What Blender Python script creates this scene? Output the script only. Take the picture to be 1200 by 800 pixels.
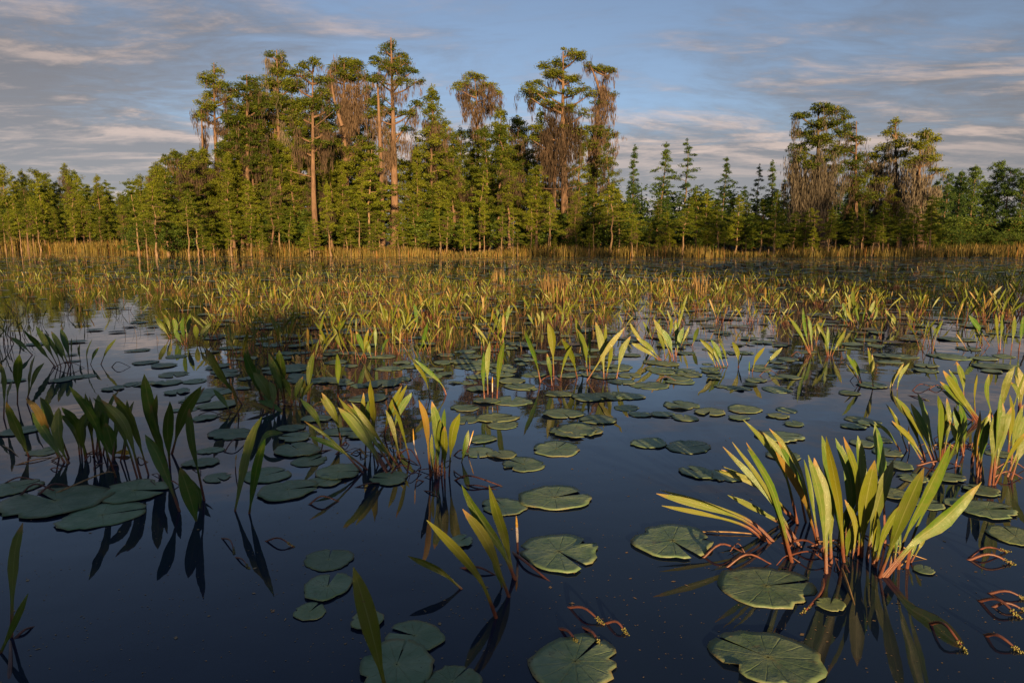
import bpy, math, random
import numpy as np
from mathutils import Vector, Matrix

for o in list(bpy.data.objects):
    bpy.data.objects.remove(o)
scene = bpy.context.scene
COL = scene.collection
R = math.radians
rng = np.random.default_rng(7)
random.seed(7)

# ---------------------------------------------------------------- camera, sky, sun, exposure
CAM_H = 1.15
PITCH = math.atan(119 / 800.0)
cam_d = bpy.data.cameras.new('camera'); cam = bpy.data.objects.new('camera', cam_d); COL.objects.link(cam)
cam_d.lens = 24; cam_d.sensor_width = 36; cam_d.clip_start = 0.05; cam_d.clip_end = 3000
cam.location = (0, 0, CAM_H); cam.rotation_euler = (math.pi / 2 - PITCH, 0, 0)
scene.camera = cam

SUN_AZ = R(11)      # sun stands behind the camera, this far to the right
SUN_EL = R(7.5)
SUN_DIR = Vector((math.sin(SUN_AZ) * math.cos(SUN_EL), -math.cos(SUN_AZ) * math.cos(SUN_EL), math.sin(SUN_EL)))
SKY_STRENGTH = 0.15
SUN_STRENGTH = 4.4
EXPOSURE = 1.36

world = bpy.data.worlds.new('World'); scene.world = world; world.use_nodes = True
wn = world.node_tree; wn.nodes.clear()


class NT:
    """small node-building helper"""
    def __init__(self, tree): self.t = tree; self.n = tree.nodes; self.l = tree.links
    def add(self, kind, **kw):
        n = self.n.new(kind)
        for k, v in kw.items(): setattr(n, k, v)
        return n
    def put(self, sock, v):
        if hasattr(v, 'is_output'): self.l.new(v, sock)
        else: sock.default_value = v
    def math(self, op, a, b=0.0, c=0.0, clamp=False):
        n = self.add('ShaderNodeMath', operation=op); n.use_clamp = clamp
        self.put(n.inputs[0], a); self.put(n.inputs[1], b); self.put(n.inputs[2], c)
        return n.outputs[0]
    def mix(self, f, a, b, blend='MIX'):
        n = self.add('ShaderNodeMix', data_type='RGBA', blend_type=blend)
        self.put(n.inputs[0], f); self.put(n.inputs[6], a); self.put(n.inputs[7], b)
        return n.outputs[2]
    def ramp(self, f, stops, interp='LINEAR'):
        n = self.add('ShaderNodeValToRGB'); cr = n.color_ramp; cr.interpolation = interp
        while len(cr.elements) < len(stops): cr.elements.new(0.5)
        for e, (p, c) in zip(cr.elements, stops):
            e.position = p; e.color = c if len(c) == 4 else (*c, 1)
        self.put(n.inputs[0], f)
        return n.outputs[0]
    def noise(self, vec, scale, detail=4, rough=0.55, dist=0.0):
        n = self.add('ShaderNodeTexNoise'); n.inputs['Scale'].default_value = scale
        n.inputs['Detail'].default_value = detail; n.inputs['Roughness'].default_value = rough
        n.inputs['Distortion'].default_value = dist
        if vec is not None: self.l.new(vec, n.inputs['Vector'])
        return n.outputs[0]
    def smooth(self, x, a, b):
        n = self.add('ShaderNodeMapRange', interpolation_type='SMOOTHSTEP')
        self.put(n.inputs[0], x); n.inputs[1].default_value = a; n.inputs[2].default_value = b
        return n.outputs[0]


w = NT(wn)
tc = w.add('ShaderNodeTexCoord')
sky = w.add('ShaderNodeTexSky', sky_type='NISHITA', sun_disc=False)
sky.sun_elevation = SUN_EL; sky.sun_rotation = math.pi - SUN_AZ
sky.altitude = 30; sky.air_density = 0.75; sky.dust_density = 0.5; sky.ozone_density = 2.8
sep = w.add('ShaderNodeSeparateXYZ'); w.l.new(tc.outputs['Generated'], sep.inputs[0])
dx, dy, dz = sep.outputs
# a high cloud sheet seen in perspective; the same density is read twice so that the side turned to the low sun lights up
zz = w.math('ADD', w.math('MAXIMUM', dz, 0.0), 0.10)
CLOUD_AT = (3.1, 1.7)


def cloud_density(shift):
    cmb = w.add('ShaderNodeCombineXYZ')
    w.l.new(w.math('DIVIDE', dx, zz), cmb.inputs[0]); w.l.new(w.math('DIVIDE', dy, zz), cmb.inputs[1])
    mp = w.add('ShaderNodeMapping'); w.l.new(cmb.outputs[0], mp.inputs[0])
    mp.inputs['Location'].default_value = (CLOUD_AT[0], CLOUD_AT[1] + shift, 0); mp.inputs['Scale'].default_value = (0.42, 0.8, 1)
    big = w.noise(mp.outputs[0], 0.8, 2, 0.5, 0.4)
    mid = w.noise(mp.outputs[0], 2.3, 9, 0.62, 0.9)
    fine = w.noise(mp.outputs[0], 9.0, 6, 0.65, 1.2)
    c = w.math('ADD', w.math('MULTIPLY', big, 1.25), w.math('MULTIPLY', mid, 0.75))
    return w.math('ADD', c, w.math('MULTIPLY', fine, 0.22))


d0 = cloud_density(0.0); d1 = cloud_density(-0.16)
cov = w.math('SUBTRACT', d0, w.math('MULTIPLY', w.math('MAXIMUM', dz, 0.0), 2.3))
cloud = w.smooth(cov, 0.30, 0.78)
lit = w.smooth(w.math('SUBTRACT', d0, d1), -0.06, 0.20)
thin = w.math('SUBTRACT', 1.0, w.smooth(cov, 0.65, 1.15))
lit = w.math('MULTIPLY', lit, w.math('ADD', 0.35, w.math('MULTIPLY', thin, 0.65)))
# cloud and haze brightness follow the clear sky's own brightness in that direction (brighter towards the sun)
hs = w.add('ShaderNodeHueSaturation'); hs.inputs['Saturation'].default_value = 0.74; hs.inputs['Value'].default_value = 0.38
w.l.new(sky.outputs[0], hs.inputs['Color'])
bw = w.add('ShaderNodeRGBToBW'); w.l.new(sky.outputs[0], bw.inputs[0])
rel = w.math('ADD', 0.35, w.math('MULTIPLY', bw.outputs[0], 0.36))
ccol = w.mix(lit, (0.45, 0.42, 0.43, 1), (1.40, 1.05, 0.86, 1))
vm = w.add('ShaderNodeVectorMath', operation='SCALE'); w.l.new(ccol, vm.inputs[0]); w.l.new(rel, vm.inputs['Scale'])
skyc = w.mix(w.math('MULTIPLY', cloud, 0.88), hs.outputs[0], vm.outputs[0])
bg = w.add('ShaderNodeBackground'); bg.inputs[1].default_value = SKY_STRENGTH
w.l.new(skyc, bg.inputs[0])
wo = w.add('ShaderNodeOutputWorld'); w.l.new(bg.outputs[0], wo.inputs[0])

sun_d = bpy.data.lights.new('sun', 'SUN'); sun_d.energy = SUN_STRENGTH; sun_d.angle = R(0.6); sun_d.color = (1.0, 0.66, 0.30)
sun = bpy.data.objects.new('sun', sun_d); COL.objects.link(sun)
sun.rotation_euler = (-SUN_DIR).to_track_quat('-Z', 'Y').to_euler(); sun.location = (20, -60, 40)

vs = scene.view_settings
vs.view_transform = 'Standard'; vs.look = 'None'; vs.exposure = EXPOSURE; vs.gamma = 1.0; vs.use_curve_mapping = False

# ---------------------------------------------------------------- helpers
FWD = np.array([0, math.cos(PITCH), -math.sin(PITCH)]); UP = np.array([0, math.sin(PITCH), math.cos(PITCH)])
CAMP = np.array([0, 0, CAM_H])


def ray(px, py): return FWD + np.array([(px - 600) / 800.0, 0, 0]) + (400 - py) / 800.0 * UP


def ground(px, py, z=0.0):
    d = ray(px, py); t = (z - CAM_H) / d[2]
    return CAMP + d * t


def at_y(px, py, Y):
    d = ray(px, py)
    return CAMP + d * (Y / d[1])


def project(p):
    v = np.asarray(p) - CAMP
    f = v @ FWD
    return 600 + 800 * v[0] / f, 400 - 800 * (v @ UP) / f


def link(name, me, mat=None, parent=None, loc=(0, 0, 0), rot=(0, 0, 0), scale=(1, 1, 1)):
    o = bpy.data.objects.new(name, me); COL.objects.link(o)
    if mat is not None and me is not None and not me.materials: me.materials.append(mat)
    o.parent = parent; o.location = loc; o.rotation_euler = rot; o.scale = scale
    return o


def tag(o, label=None, cat=None, group=None, kind=None):
    if label: o['label'] = label
    if cat: o['category'] = cat
    if group: o['group'] = group
    if kind: o['kind'] = kind
    return o


def empty(name, loc, label, cat, group=None, rz=0, s=1):
    o = bpy.data.objects.new(name, None); COL.objects.link(o); o.empty_display_size = 0.1
    o.location = loc; o.rotation_euler = (0, 0, rz); o.scale = (s, s, s) if not hasattr(s, '__len__') else s
    return tag(o, label, cat, group)


class MB:
    """collects vertices, faces, uv and tint and turns them into one mesh"""
    def __init__(self): self.v = []; self.f = []; self.uv = []; self.t = []; self.n = 0
    def add(self, v, f, uv=None, tint=0.5):
        v = np.asarray(v, float); f = np.asarray(f, int)
        self.v.append(v); self.f.append(f + self.n); self.n += len(v)
        self.uv.append(np.zeros((len(v), 2)) if uv is None else np.asarray(uv, float))
        self.t.append(np.full(len(v), tint) if np.isscalar(tint) else np.asarray(tint, float))
    def mesh(self, name, smooth=True):
        me = bpy.data.meshes.new(name)
        V = np.concatenate(self.v); UV = np.concatenate(self.uv); T = np.concatenate(self.t)
        nv = len(V); me.vertices.add(nv); me.vertices.foreach_set('co', V.ravel().astype(np.float32))
        sizes = np.concatenate([np.full(len(f), f.shape[1]) for f in self.f])
        loops = np.concatenate([f.ravel() for f in self.f])
        me.loops.add(len(loops)); me.loops.foreach_set('vertex_index', loops.astype(np.int32))
        st = np.concatenate([[0], np.cumsum(sizes)[:-1]])
        me.polygons.add(len(sizes)); me.polygons.foreach_set('loop_start', st.astype(np.int32))
        me.polygons.foreach_set('loop_total', sizes.astype(np.int32))
        me.polygons.foreach_set('use_smooth', np.full(len(sizes), smooth))
        uvl = me.uv_layers.new(name='UVMap'); uvl.data.foreach_set('uv', UV[loops].ravel().astype(np.float32))
        at = me.attributes.new('tint', 'FLOAT', 'POINT'); at.data.foreach_set('value', T.astype(np.float32))
        me.update(calc_edges=True); me.validate()
        return me


def tube(mb, pts, rad, n=6, tint=0.5, cap=True):
    P = np.asarray(pts, float); m = len(P); rad = np.broadcast_to(np.asarray(rad, float), (m,))
    T = np.gradient(P, axis=0); T /= np.linalg.norm(T, axis=1)[:, None] + 1e-9
    ref = np.array([0.31, 0.95, 0.02]) if abs(T[:, 2]).mean() > 0.5 else np.array([0.05, 0.1, 1.0])
    A = np.cross(T, ref); A /= np.linalg.norm(A, axis=1)[:, None] + 1e-9
    B = np.cross(T, A)
    an = np.arange(n) / n * 2 * math.pi
    V = P[:, None, :] + rad[:, None, None] * (np.cos(an)[None, :, None] * A[:, None, :] + np.sin(an)[None, :, None] * B[:, None, :])
    uv = np.stack(np.broadcast_arrays((an / (2 * math.pi))[None, :], np.linspace(0, 1, m)[:, None]), -1).reshape(-1, 2)
    i = np.arange(m - 1)[:, None] * n; j = np.arange(n)[None, :]; k = (np.arange(n) + 1)[None, :] % n
    F = np.stack([i + j, i + k, i + n + k, i + n + j], -1).reshape(-1, 4)
    mb.add(V.reshape(-1, 3), F, uv, tint)


def curve(pts, n):
    """Catmull-Rom through the points, n samples"""
    P = np.asarray(pts, float)
    if len(P) == 2: P = np.array([P[0], (P[0] + P[1]) / 2, P[1]])
    Q = np.vstack([2 * P[0] - P[1], P, 2 * P[-1] - P[-2]])
    L = np.concatenate([[0], np.cumsum(np.linalg.norm(np.diff(P, axis=0), axis=1))]); L /= L[-1]
    out = []
    for s in np.linspace(0, 1, n):
        i = min(np.searchsorted(L, s, 'right') - 1, len(P) - 2); t = (s - L[i]) / (L[i + 1] - L[i] + 1e-9)
        a, b, c, d = Q[i:i + 4]
        out.append(0.5 * (2 * b + (c - a) * t + (2 * a - 5 * b + 4 * c - d) * t * t + (3 * b - a - 3 * c + d) * t ** 3))
    return np.array(out)


# ---------------------------------------------------------------- materials
def new_mat(name):
    m = bpy.data.materials.new(name); m.use_nodes = True; m.node_tree.nodes.clear()
    return m, NT(m.node_tree)


def finish(nt, shader, disp=None):
    o = nt.add('ShaderNodeOutputMaterial'); nt.l.new(shader, o.inputs[0])


def principled(nt, col, rough=0.6, spec=0.5, normal=None):
    p = nt.add('ShaderNodeBsdfPrincipled')
    nt.put(p.inputs['Base Color'], col); nt.put(p.inputs['Roughness'], rough)
    p.inputs['Specular IOR Level'].default_value = spec
    if normal is not None: nt.l.new(normal, p.inputs['Normal'])
    return p


def bump(nt, h, strength, dist=0.01):
    b = nt.add('ShaderNodeBump'); b.inputs['Strength'].default_value = strength; b.inputs['Distance'].default_value = dist
    nt.l.new(h, b.inputs['Height']); return b.outputs[0]


def attr(nt, name='tint'): return nt.add('ShaderNodeAttribute', attribute_name=name).outputs['Fac']


def leafy(name, dark, light, trans=0.3, rough=0.6, scale=0.8, warm=None):
    """tree foliage: colour varies from clump to clump and leaf to leaf, with light passing through"""
    m, nt = new_mat(name)
    g = nt.add('ShaderNodeNewGeometry'); oi = nt.add('ShaderNodeObjectInfo')
    n1 = nt.noise(g.outputs['Position'], scale, 2)
    f = nt.math('ADD', nt.math('MULTIPLY', n1, 0.7), nt.math('MULTIPLY', attr(nt), 0.45))
    f = nt.math('ADD', f, nt.math('MULTIPLY', nt.math('SUBTRACT', oi.outputs['Random'], 0.5), 0.35))
    c = nt.mix(nt.smooth(f, 0.25, 0.95), (*dark, 1), (*light, 1))
    if warm: c = nt.mix(nt.smooth(attr(nt), 0.86, 0.97), c, (*warm, 1))
    p = principled(nt, c, rough, 0.25)
    t = nt.add('ShaderNodeBsdfTranslucent'); nt.put(t.inputs[0], c)
    mx = nt.add('ShaderNodeMixShader'); mx.inputs[0].default_value = trans
    nt.l.new(p.outputs[0], mx.inputs[1]); nt.l.new(t.outputs[0], mx.inputs[2]); finish(nt, mx.outputs[0])
    return m


def bark(name, c1, c2, scale=3.0):
    m, nt = new_mat(name)
    t = nt.add('ShaderNodeTexCoord'); mpn = nt.add('ShaderNodeMapping'); nt.l.new(t.outputs['Object'], mpn.inputs[0])
    mpn.inputs['Scale'].default_value = (scale * 2.4, scale * 2.4, scale * 0.28)
    n1 = nt.noise(mpn.outputs[0], 2.0, 5, 0.65); n2 = nt.noise(t.outputs['Object'], 0.5, 3)
    f = nt.smooth(nt.math('ADD', nt.math('MULTIPLY', n1, 0.75), nt.math('MULTIPLY', n2, 0.4)), 0.38, 0.8)
    c = nt.mix(f, (*c1, 1), (*c2, 1))
    finish(nt, principled(nt, c, 0.9, 0.15, bump(nt, n1, 0.8, 0.05)).outputs[0])
    return m


M = {}
M['foliage'] = leafy('cypress_foliage', (0.050, 0.080, 0.008), (0.205, 0.230, 0.018), 0.40, warm=(0.16, 0.15, 0.025))
M['foliage_young'] = leafy('young_cypress_foliage', (0.075, 0.115, 0.010), (0.235, 0.265, 0.020), 0.44)
M['foliage_dark'] = leafy('evergreen_foliage', (0.026, 0.060, 0.013), (0.095, 0.150, 0.024), 0.3)
M['shrub'] = leafy('shrub_foliage', (0.038, 0.075, 0.012), (0.115, 0.165, 0.022), 0.35, warm=(0.20, 0.10, 0.03))
M['bark'] = bark('cypress_bark', (0.080, 0.048, 0.034), (0.24, 0.152, 0.104))
M['bark_pale'] = bark('pale_bark', (0.12, 0.076, 0.048), (0.33, 0.230, 0.150), 6)
M['bark_dark'] = bark('dark_bark', (0.055, 0.040, 0.030), (0.17, 0.125, 0.09), 4)
M['moss'] = leafy('spanish_moss', (0.052, 0.037, 0.027), (0.155, 0.105, 0.072), 0.25, 0.9)
M['moss_grey'] = leafy('grey_spanish_moss', (0.075, 0.064, 0.050), (0.21, 0.175, 0.135), 0.25, 0.9)
M['grass'] = leafy('marsh_grass', (0.11, 0.095, 0.025), (0.33, 0.235, 0.060), 0.35, 0.6, 0.25, warm=(0.30, 0.15, 0.05))
M['sedge'] = leafy('dry_sedge', (0.19, 0.115, 0.045), (0.37, 0.25, 0.105), 0.3, 0.7)


def make_leaf_mat():
    """golden club: wine-red stalk, olive blade, paler midrib and edge, a few brown blotches"""
    m, nt = new_mat('golden_club_leaf')
    uvn = nt.add('ShaderNodeUVMap', uv_map='UVMap'); s = nt.add('ShaderNodeSeparateXYZ'); nt.l.new(uvn.outputs[0], s.inputs[0])
    u, v = s.outputs[0], s.outputs[1]
    t = attr(nt)
    tcn = nt.add('ShaderNodeTexCoord')
    n1 = nt.noise(tcn.outputs['Object'], 22, 4, 0.6); n2 = nt.noise(tcn.outputs['Object'], 90, 2)
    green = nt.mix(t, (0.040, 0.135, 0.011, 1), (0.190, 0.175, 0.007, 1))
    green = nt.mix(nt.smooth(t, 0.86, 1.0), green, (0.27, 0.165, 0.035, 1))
    green = nt.mix(nt.smooth(n1, 0.35, 0.75), green, nt.mix(0.5, green, (0.15, 0.15, 0.03, 1)))
    rib = nt.math('SUBTRACT', 1.0, nt.smooth(nt.math('ABSOLUTE', nt.math('SUBTRACT', u, 0.5)), 0.0, 0.07))
    green = nt.mix(nt.math('MULTIPLY', rib, 0.55), green, (0.26, 0.27, 0.09, 1))
    spots = nt.math('MULTIPLY', nt.smooth(nt.noise(tcn.outputs['Object'], 38, 3, 0.7), 0.66, 0.74), 0.8)
    green = nt.mix(spots, green, (0.16, 0.085, 0.03, 1))
    tip = nt.math('MULTIPLY', nt.smooth(nt.math('ADD', v, nt.math('MULTIPLY', n1, 0.12)), 0.97, 1.05), nt.smooth(nt.math('FRACT', nt.math('MULTIPLY', t, 7.3)), 0.45, 0.75))
    green = nt.mix(tip, green, (0.30, 0.17, 0.05, 1))
    vn = nt.add('ShaderNodeTexWave', wave_type='BANDS', bands_direction='X'); vn.inputs['Scale'].default_value = 2.6; vn.inputs['Distortion'].default_value = 0.6
    nt.l.new(uvn.outputs[0], vn.inputs[0])
    green = nt.mix(nt.math('MULTIPLY', vn.outputs[1], 0.30), green, nt.mix(0.55, green, (0.02, 0.05, 0.008, 1)))
    marg = nt.smooth(nt.math('ADD', nt.math('ABSOLUTE', nt.math('SUBTRACT', u, 0.5)), nt.math('MULTIPLY', nt.math('SUBTRACT', n1, 0.5), 0.5)), 0.50, 0.60)
    green = nt.mix(nt.math('MULTIPLY', marg, 0.75), green, (0.20, 0.12, 0.03, 1))
    red = nt.mix(n1, (0.10, 0.030, 0.022, 1), (0.22, 0.080, 0.042, 1))
    # v = 0..0.5 is the stalk, 0.5..1 the blade
    c = nt.mix(nt.smooth(nt.math('ADD', v, nt.math('MULTIPLY', t, 0.12)), 0.36, 0.60), red, green)
    st = nt.add('ShaderNodeTexWave', wave_type='BANDS', bands_direction='X'); st.inputs['Scale'].default_value = 7
    nt.l.new(uvn.outputs[0], st.inputs[0])
    h = nt.math('ADD', nt.math('MULTIPLY', st.outputs[1], 0.5), n2)
    p = principled(nt, c, nt.math('ADD', 0.28, nt.math('MULTIPLY', n1, 0.24)), 0.5, bump(nt, h, 0.25, 0.004))
    tr = nt.add('ShaderNodeBsdfTranslucent'); nt.put(tr.inputs[0], c)
    mx = nt.add('ShaderNodeMixShader'); mx.inputs[0].default_value = 0.22
    nt.l.new(p.outputs[0], mx.inputs[1]); nt.l.new(tr.outputs[0], mx.inputs[2]); finish(nt, mx.outputs[0])
    return m


def make_pad_mat():
    m, nt = new_mat('lily_pad')
    uvn = nt.add('ShaderNodeUVMap', uv_map='UVMap'); s = nt.add('ShaderNodeSeparateXYZ'); nt.l.new(uvn.outputs[0], s.inputs[0])
    u, v = s.outputs[0], s.outputs[1]
    tcn = nt.add('ShaderNodeTexCoord'); oi = nt.add('ShaderNodeObjectInfo'); g = nt.add('ShaderNodeNewGeometry')
    n1 = nt.noise(g.outputs['Position'], 9, 4, 0.6); n2 = nt.noise(g.outputs['Position'], 60, 3, 0.6)
    r = oi.outputs['Random']
    c = nt.mix(nt.smooth(n1, 0.3, 0.75), (0.105, 0.175, 0.085, 1), (0.21, 0.27, 0.155, 1))
    hv = nt.add('ShaderNodeHueSaturation'); nt.l.new(c, hv.inputs['Color']); nt.l.new(nt.math('ADD', 0.72, nt.math('MULTIPLY', r, 0.55)), hv.inputs['Value']); c = hv.outputs[0]
    c = nt.mix(nt.math('MULTIPLY', nt.smooth(nt.math('ADD', r, nt.math('MULTIPLY', attr(nt), 0.3)), 0.85, 1.0), 0.55), c, (0.17, 0.18, 0.055, 1))
    c = nt.mix(nt.math('MULTIPLY', nt.smooth(attr(nt), 0.70, 0.85), 0.8), c, (0.15, 0.085, 0.05, 1))
    vein = nt.math('ABSOLUTE', nt.math('SINE', nt.math('MULTIPLY', nt.math('ADD', u, nt.math('MULTIPLY', n1, 0.012)), 13 * math.pi)))
    vein = nt.math('SUBTRACT', 1.0, nt.smooth(vein, 0.0, 0.22))
    vein = nt.math('MULTIPLY', vein, nt.math('SUBTRACT', 1.0, nt.smooth(v, 0.55, 0.98)))
    c = nt.mix(nt.math('MULTIPLY', vein, 0.16), c, (0.20, 0.26, 0.15, 1))
    hub = nt.math('SUBTRACT', 1.0, nt.smooth(v, 0.03, 0.14))
    c = nt.mix(nt.math('MULTIPLY', hub, 0.6), c, (0.25, 0.26, 0.09, 1))
    edge = nt.math('MULTIPLY', nt.smooth(nt.math('ADD', v, nt.math('MULTIPLY', nt.math('SUBTRACT', n1, 0.5), 0.5)), 0.93, 1.05), 0.6)
    c = nt.mix(edge, c, (0.17, 0.12, 0.06, 1))
    vor = nt.add('ShaderNodeTexVoronoi', feature='F1'); vor.inputs['Scale'].default_value = 55; nt.l.new(g.outputs['Position'], vor.inputs['Vector'])
    sp = nt.math('SUBTRACT', 1.0, nt.smooth(nt.math('ADD', vor.outputs[0], nt.math('MULTIPLY', nt.math('SUBTRACT', 0.62, n1), 1.1)), 0.10, 0.17))
    c = nt.mix(nt.math('MULTIPLY', sp, 0.85), c, (0.045, 0.028, 0.016, 1))
    blot = nt.smooth(nt.noise(g.outputs['Position'], 16, 4, 0.7), 0.58, 0.68)
    c = nt.mix(nt.math('MULTIPLY', blot, 0.55), c, (0.13, 0.105, 0.05, 1))
    h = nt.math('ADD', nt.math('MULTIPLY', vein, -0.7), nt.math('ADD', n1, nt.math('MULTIPLY', n2, 0.4)))
    p = principled(nt, c, nt.math('ADD', 0.34, nt.math('MULTIPLY', n2, 0.3)), 0.28, bump(nt, h, 0.6, 0.008))
    finish(nt, p.outputs[0])
    return m


def make_water_mat():
    m, nt = new_mat('black_water')
    g = nt.add('ShaderNodeNewGeometry')
    n1 = nt.noise(g.outputs['Position'], 2.2, 2, 0.5); n2 = nt.noise(g.outputs['Position'], 14, 2, 0.5)
    h = nt.math('ADD', n1, nt.math('MULTIPLY', n2, 0.06))
    c = nt.mix(nt.noise(g.outputs['Position'], 0.6, 3), (0.0060, 0.0130, 0.0310, 1), (0.0080, 0.0155, 0.0350, 1))  # navy of the reflected sky put into the base colour
    p = principled(nt, c, 0.015, 0.5, bump(nt, h, 0.05, 0.05)); p.inputs['IOR'].default_value = 1.333
    finish(nt, p.outputs[0])
    return m


def plain(name, c1, c2, rough=0.6, scale=30, spec=0.4):
    m, nt = new_mat(name)
    t = nt.add('ShaderNodeTexCoord'); n = nt.noise(t.outputs['Object'], scale, 4, 0.6)
    finish(nt, principled(nt, nt.mix(nt.smooth(n, 0.3, 0.7), (*c1, 1), (*c2, 1)), rough, spec, bump(nt, n, 0.4, 0.003)).outputs[0])
    return m


M['leaf'] = make_leaf_mat(); M['pad'] = make_pad_mat(); M['water'] = make_water_mat()
M['stalk'] = plain('red_stalk', (0.060, 0.022, 0.017), (0.155, 0.056, 0.036), 0.45)
M['stalk_dark'] = plain('dark_stalk', (0.045, 0.022, 0.020), (0.12, 0.045, 0.035), 0.5)
M['stalk_tan'] = plain('tan_stalk', (0.17, 0.10, 0.04), (0.33, 0.21, 0.09), 0.6)
M['spike_white'] = plain('spike_white', (0.42, 0.33, 0.28), (0.55, 0.46, 0.40), 0.5)
M['spike_yellow'] = plain('spike_yellow', (0.42, 0.22, 0.03), (0.52, 0.32, 0.05), 0.6, 200)
M['fruit'] = plain('fruit', (0.09, 0.10, 0.02), (0.22, 0.20, 0.06), 0.6, 60)
M['mud'] = plain('swamp_mud', (0.022, 0.018, 0.010), (0.060, 0.048, 0.022), 0.95, 1.5, 0.1)
M['yellow_leaf'] = plain('yellow_leaf', (0.40, 0.24, 0.02), (0.55, 0.36, 0.04), 0.5)

# ---------------------------------------------------------------- setting: water and the swamp bank
mb = MB()
S = 1500.0
mb.add([[-S, -S, 0], [S, -S, 0], [S, S, 0], [-S, S, 0]], [[0, 1, 2, 3]])
tag(link('water', mb.mesh('water'), M['water']), kind='structure')


def shore_y(x):
    """near edge of the marsh bank at a given x (metres)"""
    base = np.interp(x, [-200, -75, -48, -32, -14, 0, 12, 30, 40, 48, 75, 200], [150, 92, 76, 60, 50, 49, 48, 47, 50, 66, 92, 170])
    return base + 1.2 * np.sin(x * 0.31) + 0.8 * np.sin(x * 0.83 + 1)


mb = MB()
xs = np.linspace(-420, 420, 181); ts = np.array([0, 1.5, 4, 8, 14, 25, 60, 140, 320, 600])
V = []
for t in ts:
    z = -0.06 + 0.30 * (1 - math.exp(-t / 6.0)) + 0.0016 * t
    for x in xs:
        V.append((x, shore_y(x) + t, z + 0.07 * math.sin(x * 1.7 + t) * min(1, t / 4) + 0.05 * math.sin(x * 0.63 + t * 1.3)))
n = len(xs)
F = [[a * n + b, a * n + b + 1, (a + 1) * n + b + 1, (a + 1) * n + b] for a in range(len(ts) - 1) for b in range(n - 1)]
mb.add(V, F)
tag(link('swamp_bank', mb.mesh('swamp_bank'), M['mud']), kind='structure')


# ---------------------------------------------------------------- trees
def unit(n, flat=1.0):
    d = rng.normal(size=(n, 3)); d /= np.linalg.norm(d, axis=1)[:, None] + 1e-9
    d[:, 2] *= flat
    return d


def leaves(mb, C, size, aspect=0.42, flat=0.6, tint=None):
    """diamond leaflets at the points C"""
    C = np.asarray(C); n = len(C)
    a = unit(n, flat); a /= np.linalg.norm(a, axis=1)[:, None] + 1e-9
    b = np.cross(a, unit(n)); b /= np.linalg.norm(b, axis=1)[:, None] + 1e-9
    l = (size * rng.uniform(0.55, 1.3, n))[:, None]
    V = np.stack([C - a * l * 0.5, C + b * l * aspect * 0.5, C + a * l * 0.5, C - b * l * aspect * 0.5], 1).reshape(-1, 3)
    F = np.arange(4 * n).reshape(-1, 4)
    t = rng.uniform(0, 1, n) if tint is None else np.clip(tint + rng.normal(0, 0.15, n), 0, 1)
    mb.add(V, F, None, np.repeat(t, 4))


def clumps(mb, centers, rad, per, size, flat=0.45, aspect=0.42):
    """leaf tufts: each centre gets a flattened cloud of leaflets, denser towards its upper side"""
    C = np.asarray(centers, float); k = len(C)
    rad = np.broadcast_to(np.asarray(rad, float), (k,))
    for i in range(k):
        m = max(6, int(per * rng.uniform(0.6, 1.4)))
        d = unit(m) * (rng.uniform(0, 1, m) ** 0.45)[:, None] * rad[i]
        d[:, 2] *= flat
        d[:, 2] += 0.12 * rad[i] * np.cos(np.linalg.norm(d[:, :2], axis=1) / rad[i] * 2)
        leaves(mb, C[i] + d, size, aspect, 0.5, tint=rng.uniform(0.15, 0.8))


def strands(mb, top, length, width, wav=0.08):
    """hanging moss: each beard is a tapering, wandering column of fine hanging slivers"""
    top = np.asarray(top, float); length = np.asarray(length, float)
    C, S, T = [], [], []
    for p, L in zip(top, length):
        n = int(10 + 15 * L); u = rng.uniform(0, 1, n) ** 0.8
        wob = np.cumsum(rng.normal(0, wav * L * 0.3, (6, 2)), axis=0); k = np.linspace(0, 1, 6)
        spread = width * 1.15 * (1 - u) ** 0.7 * (0.5 + 1.3 * np.minimum(u * 4, 1)) + 0.015
        C.append(np.stack([p[0] + np.interp(u, k, wob[:, 0]) + rng.normal(0, 1, n) * spread,
                           p[1] + np.interp(u, k, wob[:, 1]) + rng.normal(0, 1, n) * spread, p[2] - u * L], 1))
        S.append(rng.uniform(0.25, 0.60, n) * (0.7 + 0.25 * min(L, 2))); T.append(np.full(n, rng.uniform(0.1, 0.9)))
    C = np.concatenate(C); S = np.concatenate(S); T = np.concatenate(T); n = len(C)
    a = np.stack([rng.normal(0, 0.08, n), rng.normal(0, 0.08, n), np.full(n, 1.0)], 1)
    yaw = rng.uniform(0, 6.28, n); b = np.stack([np.cos(yaw), np.sin(yaw), np.zeros(n)], 1)
    hl = (S * 0.5)[:, None]; hw = rng.uniform(0.012, 0.030, n)[:, None]
    V = np.stack([C - a * hl, C + b * hw + a * hl * 0.3, C + a * hl, C - b * hw + a * hl * 0.3], 1).reshape(-1, 3)
    mb.add(V, np.arange(4 * n).reshape(-1, 4), None, np.repeat(np.clip(T + rng.normal(0, 0.12, n), 0, 1), 4))


def trunk_path(H, wob, lean=(0, 0), n=9):
    z = np.linspace(0, 1, n)
    w = np.cumsum(rng.normal(0, wob, (n, 2)), axis=0); w -= w[0]
    return np.stack([w[:, 0] + lean[0] * z, w[:, 1] + lean[1] * z, z * H], 1)


def along(path, z):
    return np.array([np.interp(z, path[:, 2], path[:, 0]), np.interp(z, path[:, 2], path[:, 1]), z])


def trunk_rad(path, r0, flare=1.8):
    t = path[:, 2] / path[-1, 2]
    return r0 * ((1 - t) * 0.88 + 0.12) * (1 + (flare - 1) * np.exp(-t * 22))


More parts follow.
